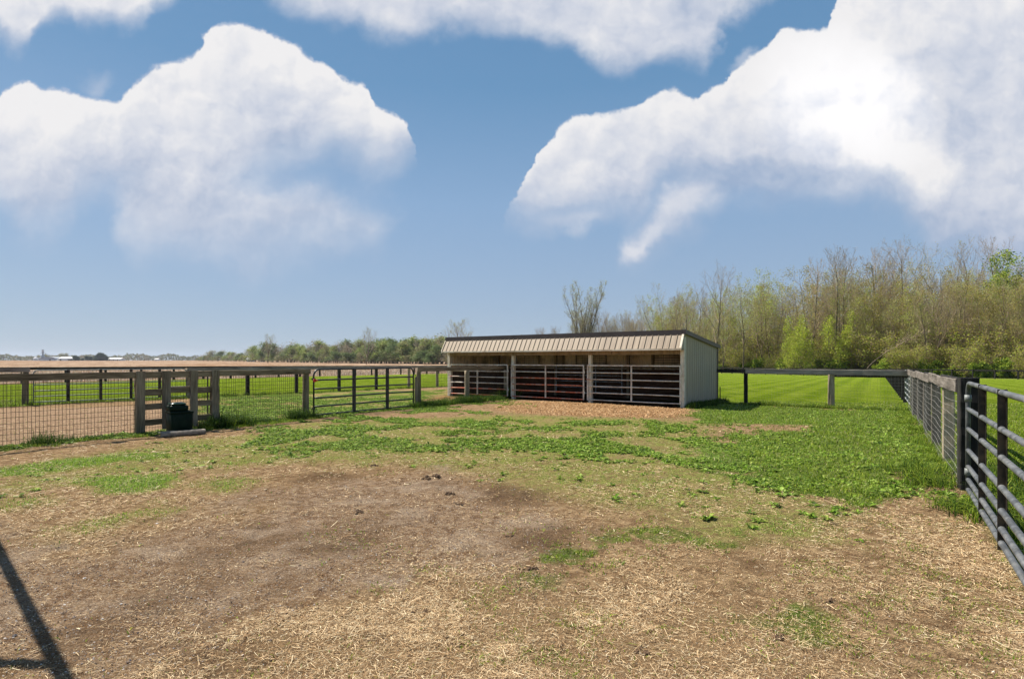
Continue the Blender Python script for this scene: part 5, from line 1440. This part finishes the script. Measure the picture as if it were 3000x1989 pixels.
# coarse tufts along the fences
def tufts(pts, H, rad_, nb, rg, cols=GD + G1[:1], w=.009, lean=.75):
    out = []
    pts = np.asarray(pts); n = len(pts)
    X = np.repeat(pts[:, 0], nb) + rg.normal(0, 1, n * nb) * np.repeat(rad_, nb)
    Y = np.repeat(pts[:, 1], nb) + rg.normal(0, 1, n * nb) * np.repeat(rad_, nb)
    h = np.repeat(H, nb) * rg.uniform(.45, 1.15, n * nb)
    return blades(X, Y, h, w * rg.uniform(.7, 1.5, n * nb), rg, cols, lean, .7)
rg = np.random.RandomState(77)
parts = []
def along(p0, d, t0, t1, n, off, sp, hfun, hole=None, nb=55, **kw):
    t_ = rg.uniform(t0, t1, n); o_ = off + rg.normal(0, sp, n)
    nrm_ = np.array([d[1], -d[0]])
    P_ = p0[None] + d[None] * t_[:, None] + nrm_[None] * o_[:, None]
    keep = np.ones(n, bool)
    if hole:
        for a, b in hole: keep &= ~((t_ > a) & (t_ < b))
    H = hfun(t_) * rg.uniform(.6, 1.2, n)
    parts.append(tufts(P_[keep], H[keep], np.full(keep.sum(), .055) + H[keep] * .12, nb, rg, **kw))
tw0, tw1 = on_line(A0, A1, 455), on_line(A0, A1, 590)
along(A0, dA, -2, tw0, 60, .12, .13, lambda q: .06 + .34 * smooth(vnoise(q * 1.6, q * 0, 5), .2, .85), cols=GD)
along(A0, dA, -2, tw0, 60, .25, .2, lambda q: .07 + q * 0, cols=G1)
along(A0, dA, tw1 - .1, t900 + .35, 60, .12, .12, lambda q: .07 + .38 * smooth(vnoise(q * 1.7, q * 0, 6), .2, .85), cols=GD)
along(A0, dA, tw1, t900 + .3, 50, .3, .2, lambda q: .08 + q * 0, cols=G1)
along(A0, dA, on_line(A0, A1, 616) - .1, on_line(A0, A1, 700), 28, .22, .15, lambda q: .30 + q * 0)
along(A0, dA, t900 + .3, tL, 26, .15, .10, lambda q: .07 + q * 0)
along(A0, dA, tL - .25, LA + .15, 110, .15, .18, lambda q: .16 + .22 * vnoise(q * 2.0, q * 0, 8))
along(A0, dA, on_line(A0, A1, 1330), on_line(A0, A1, 1400), 26, .22, .2, lambda q: .40 + q * 0, cols=GD)
along(A0, dA, LA - .5, LA + .15, 22, .15, .14, lambda q: .55 + q * 0, w=.012)
along(A0, dA, on_line(A0, A1, 1225), on_line(A0, A1, 1275), 24, .15, .14, lambda q: .28 + q * 0, cols=GD)
along(F0, dF, -.1, 2.0, 55, -.35, .16, lambda q: .10 + .14 * vnoise(q * 1.7, q * 0, 9), cols=G1 + GD)
along(F0, dF, 1.6, LF + .2, 170, -.20, .13, lambda q: .06 + .10 * vnoise(q * 1.7, q * 0, 9), cols=G1 + GD[:1])
along(F0, dF, -2.4, 2, 60, .55, .3, lambda q: .22 + q * 0, cols=G1 + GD)
along(E0, dE, -1.2, LE, 170, .25, .22, lambda q: .10 + .16 * vnoise(q * 1.2, q * 0, 10), cols=G1 + GD)
along(B0, dB, -2, LB_ + 3, 190, .05, .2, lambda q: .10 + .14 * vnoise(q * 1.2, q * 0, 12), cols=G1 + GD)
along(Sh1, vS, -.05, DS + .3, 85, .22, .14, lambda q: .18 + .10 * vnoise(q * 1.7, q * 0, 9), cols=GD + GD + G1[:1], w=.013)
ht = gp(2872, 1500)
parts.append(tufts(np.array([ht + rg.normal(0, .15, 2) for _ in range(26)]), rg.uniform(.07, .18, 26), np.full(26, .07), 70, rg, cols=G1 + GD, w=.007, lean=1.0))
v, f, c = join(parts)
mk('fence_grass', v, f, M['leaf'], col=c, kind='stuff', label='coarse tufted grass grown up along the fences and the shed wall', category='grass')
# broad-leaved weeds (rosettes)
def rosettes(X, Y, R_, nl, rg, cols, up=.35):
    n = len(X); X = np.repeat(X, nl); Y = np.repeat(Y, nl); L = np.repeat(R_, nl) * rg.uniform(.55, 1.2, n * nl)
    a = rg.uniform(0, 2 * pi, n * nl); e = np.abs(rg.normal(up, .28, n * nl)); wd = L * rg.uniform(.16, .26, n * nl)
    z0 = zg(X, Y)
    cx_, sy_ = np.cos(a), np.sin(a)
    m = L * .5
    b0 = np.stack([X, Y, z0 + .002], 1)
    md = np.stack([X + cx_ * m * np.cos(e), Y + sy_ * m * np.cos(e), z0 + m * np.sin(e) + .006], 1)
    tp = np.stack([X + cx_ * L * np.cos(e), Y + sy_ * L * np.cos(e), z0 + np.maximum(L * np.sin(e) * .75 - .01, .004)], 1)
    sd2 = np.stack([-sy_ * wd, cx_ * wd, np.abs(rg.normal(.15, .12, n * nl)) * wd], 1)
    V = np.stack([b0, md + sd2, tp, md - sd2 * [1, 1, -1], md - [0, 0, .004]], 1).reshape(-1, 3)
    o = np.arange(n * nl)[:, None] * 5
    T = np.vstack([o + np.array([[0, 4, 1]]), o + np.array([[4, 2, 1]]), o + np.array([[0, 3, 4]]), o + np.array([[4, 3, 2]])])
    cols = np.asarray(cols, float); k = rg.randint(0, len(cols), n * nl)
    c = cols[k] * rg.uniform(.65, 1.35, (n * nl, 1))
    return V, None, T, np.repeat(np.clip(c, 0, 1), 5, 0)
WD = [(.11, .20, .018), (.165, .275, .025), (.055, .105, .012), (.23, .36, .04), (.34, .46, .10), (.07, .13, .015), (.29, .35, .07)]
X, Y, rg = sample(150000, 5, 26, 201, .2)
zz = zones(X, Y)
front_ = smooth(poly_sd(X, Y, Z_['weeds']), 2.6, .2)
cl2 = smooth(fbm(X, Y, 1.7, 91, 4), .42, .58)
pr = zz['weeds'] ** 1.5 * (.04 + .66 * cl2) * np.where(Y < 14, .9, .65) + zz['patch'] * .62 + zz['inA'] * .28 + zz['stripFA'] * .3 + zz['pale'] * .010
pr *= (1 - zz['lawn']) * (1 - zz['shed'])
k = rg.rand(len(X)) < pr
X, Y = X[k], Y[k]
R_ = rg.uniform(.03, .082, len(X)) * (1 + .5 * vnoise(X * .8, Y * .8, 5))
v, f, c = join([rosettes(X, Y, R_, 11, rg, WD)])
mk('broadleaf_weeds', v, f, M['leaf'], col=c, kind='stuff', label='low broad leaved weeds spreading over the yard', category='weeds')
print('weeds', len(X))
# loose straw
def straws(X, Y, L, w, rg, cols, tilt=.12, ang=None):
    n = len(X); a = rg.uniform(0, pi, n) if ang is None else ang
    z0 = zg(X, Y) + rg.uniform(.001, .012, n)
    tl = rg.normal(0, tilt, n)
    dx, dy_, dz = np.cos(a) * L / 2, np.sin(a) * L / 2, np.tan(tl) * L / 2
    dz = np.clip(dz, -.02, .02); z0 = z0 + np.abs(dz)
    wx, wy = -np.sin(a) * w / 2, np.cos(a) * w / 2
    wz = rg.normal(0, .4, n) * w
    k1 = rg.normal(0, .035, n) * L
    mx, my = X + wx / (w + 1e-9) * k1 * 2, Y + wy / (w + 1e-9) * k1 * 2
    V = np.stack([np.stack([X - dx - wx, Y - dy_ - wy, z0 - dz], 1), np.stack([X - dx + wx, Y - dy_ + wy, z0 - dz + wz], 1),
                  np.stack([mx + wx, my + wy, z0 + wz], 1), np.stack([mx - wx, my - wy, z0], 1),
                  np.stack([X + dx + wx, Y + dy_ + wy, z0 + dz + wz], 1), np.stack([X + dx - wx, Y + dy_ - wy, z0 + dz], 1)], 1).reshape(-1, 3)
    o = np.arange(n)[:, None] * 6
    Q_ = np.vstack([o + np.array([[0, 1, 2, 3]]), o + np.array([[3, 2, 4, 5]])])
    cols = np.asarray(cols, float); k = rg.randint(0, len(cols), n)
    c = cols[k] * rg.uniform(.6, 1.25, (n, 1))
    return V, Q_, None, np.repeat(np.clip(c, 0, 1), 6, 0)
STR = [(.76, .58, .35), (.66, .48, .27), (.88, .73, .48), (.50, .33, .17), (.30, .18, .09), (.70, .53, .31), (.16, .09, .045), (.38, .24, .12)]
X, Y, rg = sample(800000, 2.3, 15, 301, 1.7)
zz = zones(X, Y)
pt = smooth(fbm(X, Y, 1.9, 93, 4), .42, .60)
pr = np.clip(zz['straw'] * (.22 + .9 * pt) + .34 * pt + .08, 0, 1) * np.where(zz['gravel'] > .5, .4, 1) * (1 - .6 * zz['dark']) * zz['yard'] * (1 - .7 * zz['weeds'])
k = rg.rand(len(X)) < pr
X, Y = X[k], Y[k]
sk = zz['straw'][k]
L = (.008 + .034 * rg.rand(len(X)) ** 2.0 + .07 * (rg.rand(len(X)) < .02)) * (1 + .4 * sk) * np.clip(Y / 4.5, 1, 1.7)
w = np.maximum(.0013, .00045 * Y) * rg.uniform(.6, 1.5, len(X))
v, f, c = join([straws(X, Y, L, w, rg, STR)])
mk('loose_straw', v, f, M['litter'], col=c, kind='stuff', label='loose straw scattered over the trodden yard', category='straw')
print('straw', len(X))
# wood chips in front of the shed
X, Y, rg = sample(120000, 12, 24, 401, .3, .35)
zz = zones(X, Y); k = rg.rand(len(X)) < zz['chips'] * .9
X, Y = X[k], Y[k]
v, f, c = join([straws(X, Y, rg.uniform(.02, .06, len(X)), rg.uniform(.008, .02, len(X)), rg, [(.56, .36, .18), (.48, .29, .14), (.36, .21, .10), (.62, .42, .23)], .3)])
mk('wood_chips', v, f, M['litter'], col=c, kind='stuff', label='orange tan wood chips in front of the shed gates', category='wood chips')
# pebbles and clods
def lumps(X, Y, r_, rg, cols):
    n = len(X); z0 = zg(X, Y) + r_ * .15
    d = np.array([[1, 0, 0], [0, 1, 0], [-1, 0, 0], [0, -1, 0], [0, 0, .7], [0, 0, -.6]])
    a = rg.uniform(0, 6.28, n); R2 = np.stack([np.stack([np.cos(a), -np.sin(a), a * 0], 1), np.stack([np.sin(a), np.cos(a), a * 0], 1), np.stack([a * 0, a * 0, a * 0 + 1], 1)], 1)
    s_ = rg.uniform(.6, 1.3, (n, 6, 1)) * d[None] * r_[:, None, None]
    s_ = np.einsum('nij,nkj->nki', R2, s_)
    V = (s_ + np.stack([X, Y, z0], 1)[:, None]).reshape(-1, 3)
    T = np.array([[0, 1, 4], [1, 2, 4], [2, 3, 4], [3, 0, 4], [1, 0, 5], [2, 1, 5], [3, 2, 5], [0, 3, 5]])
    cols = np.asarray(cols, float); k = rg.randint(0, len(cols), n)
    return V, None, (np.arange(n)[:, None, None] * 6 + T[None]).reshape(-1, 3), np.repeat(cols[k] * rg.uniform(.7, 1.2, (n, 1)), 6, 0)
X, Y, rg = sample(90000, 2.4, 13, 501, 1.6)
zz = zones(X, Y); k = rg.rand(len(X)) < zz['yard'] * (zz['gravel'] * .8 + .10) * (1 - zz['weeds'])
X, Y = X[k], Y[k]
r_ = np.maximum(.0022 + .006 * rg.rand(len(X)) ** 4, .0006 * Y) * np.where(rg.rand(len(X)) < .01, 2.2, 1)
v, f, c = join([lumps(X, Y, r_, rg, [(.40, .34, .29), (.28, .22, .18), (.55, .50, .45), (.16, .11, .08), (.22, .16, .12), (.20, .14, .10)])])
mk('gravel_bits', v, f, M['stone'], col=c, kind='stuff', label='small stones and crumbs of dirt on the bare ground', category='gravel')
# stubble and husks on the harvested field
rg = np.random.RandomState(601)
n = 50000
q = rg.rand(n); Zs = 46 * (190 / 46) ** q; Xs = rg.uniform(-.98, .1, n) * Zs
rowc, rows = cos(radians(-12)), sin(radians(-12))
yy = -Xs * rows + Zs * rowc; yy = np.round(yy / .76) * .76 + rg.normal(0, .08, n); xx = Xs * rowc + Zs * rows
Xs = xx * rowc - yy * rows; Zs = xx * rows + yy * rowc
k = (side(Xs, Zs, C0, dC) > .6); Xs, Zs = Xs[k], Zs[k]
v1 = blades(Xs, Zs, rg.uniform(.12, .38, len(Xs)), .0009 * Zs, rg, [(.62, .50, .36), (.50, .37, .24), (.72, .62, .48)], .25, .2)
v, f, c = join([v1]); mk('corn_stubble', v, f, M['litter'], col=c, kind='stuff', label='pale cut corn stubble standing in the harvested field', category='stubble')
# manure clods and odd bits one can count
rg = np.random.RandomState(7)
for k, (px, py, r_, lab) in enumerate([(1318, 1446, .06, 'dark manure clod on the bare gravel near the middle of the yard'), (1048, 1504, .075, 'brown manure clod left of the middle on the gravel'), (1345, 1475, .05, 'small manure clod just below the middle one'), (1278, 1398, .10, 'loose heap of dark manure at the back edge of the gravel'), (1248, 1405, .07, 'smaller manure clod at the left of the dark heap'), (1495, 1568, .05, 'manure clod right of the gravel at mid yard'), (1228, 1790, .05, 'dark clod lying in the bright straw'), (1555, 1665, .07, 'crumbled clod at the edge of the gravel'), (1098, 1367, .06, 'dark clod in the dry grass behind the gravel'), (2430, 1760, .05, 'brown clod in the straw at the right'), (1885, 1915, .05, 'black clod in the straw at the bottom right'), (2290, 1870, .06, 'dark crumbly clod beside the green sprouts at lower right')]):
    p_ = gp(px, py); mb = MB(); r_ *= .8
    V, T, Cc, off = [], [], [], 0
    for j_ in range(11):
        q = rg.normal(0, r_ * .6, 2) * [1, .8]; rr = r_ * rg.uniform(.18, .42)
        th, ph_ = np.meshgrid(np.linspace(0, 2 * pi, 9)[:-1], np.linspace(.15, pi - .15, 5)); nn = rg.uniform(.7, 1.2, th.shape)
        v = np.stack([np.sin(ph_) * np.cos(th) * nn, np.sin(ph_) * np.sin(th) * nn, np.cos(ph_) * .7 * nn], -1).reshape(-1, 3) * rr + [q[0], q[1], rr * .4]
        Tq = [(a * 8 + b, (a + 1) * 8 + b, (a + 1) * 8 + (b + 1) % 8, a * 8 + (b + 1) % 8) for a in range(4) for b in range(8)]
        top = [(0, b, b + 1) for b in range(1, 7)]; mb.add(v, Tq, top)
    o = mb.out('manure_clod', M['dung'], None)
    o.location = (p_[0], p_[1], float(zg(*p_))); o['label'] = lab; o['category'] = 'manure clod'; o['group'] = 'manure clods on the yard'

# look-alikes that stand together are told apart by their order
from collections import defaultdict
dd = defaultdict(list)
for o in PLACED: dd[o['label']].append(o)
ORD = ['', 'first', 'second', 'third', 'fourth', 'fifth', 'sixth', 'seventh', 'eighth', 'ninth', 'tenth', 'eleventh', 'twelfth', 'thirteenth', 'fourteenth', 'fifteenth', 'sixteenth', 'seventeenth', 'eighteenth', 'nineteenth', 'twentieth']
for lb, os_ in dd.items():
    if len(os_) > 1:
        os_.sort(key=lambda o: o.location.x / o.location.y)
        for k, o in enumerate(os_):
            o['label'] = lb + (', leftmost' if k == 0 else ', rightmost' if k == len(os_) - 1 else ', %s from left' % ORD[min(k + 1, 20)])
# ------------------------------------------------------------------ thin spring haze
hv = MB(); hv.box(-4700, 4700, -4700, 4700, -3, 60)
ho = hv.out('haze', [], None); ho['kind'] = 'stuff'; ho['label'] = 'thin pale haze in the air over the fields'; ho['category'] = 'haze'
m, tr, out = mat('haze')
pv = nd(tr, 'ShaderNodeVolumePrincipled', {'Color': (.80, .87, 1.0, 1), 'Density': 0.00007, 'Anisotropy': 0.2})
tr.links.new(pv.outputs[0], out.inputs['Volume'])
ho.data.materials.append(m)
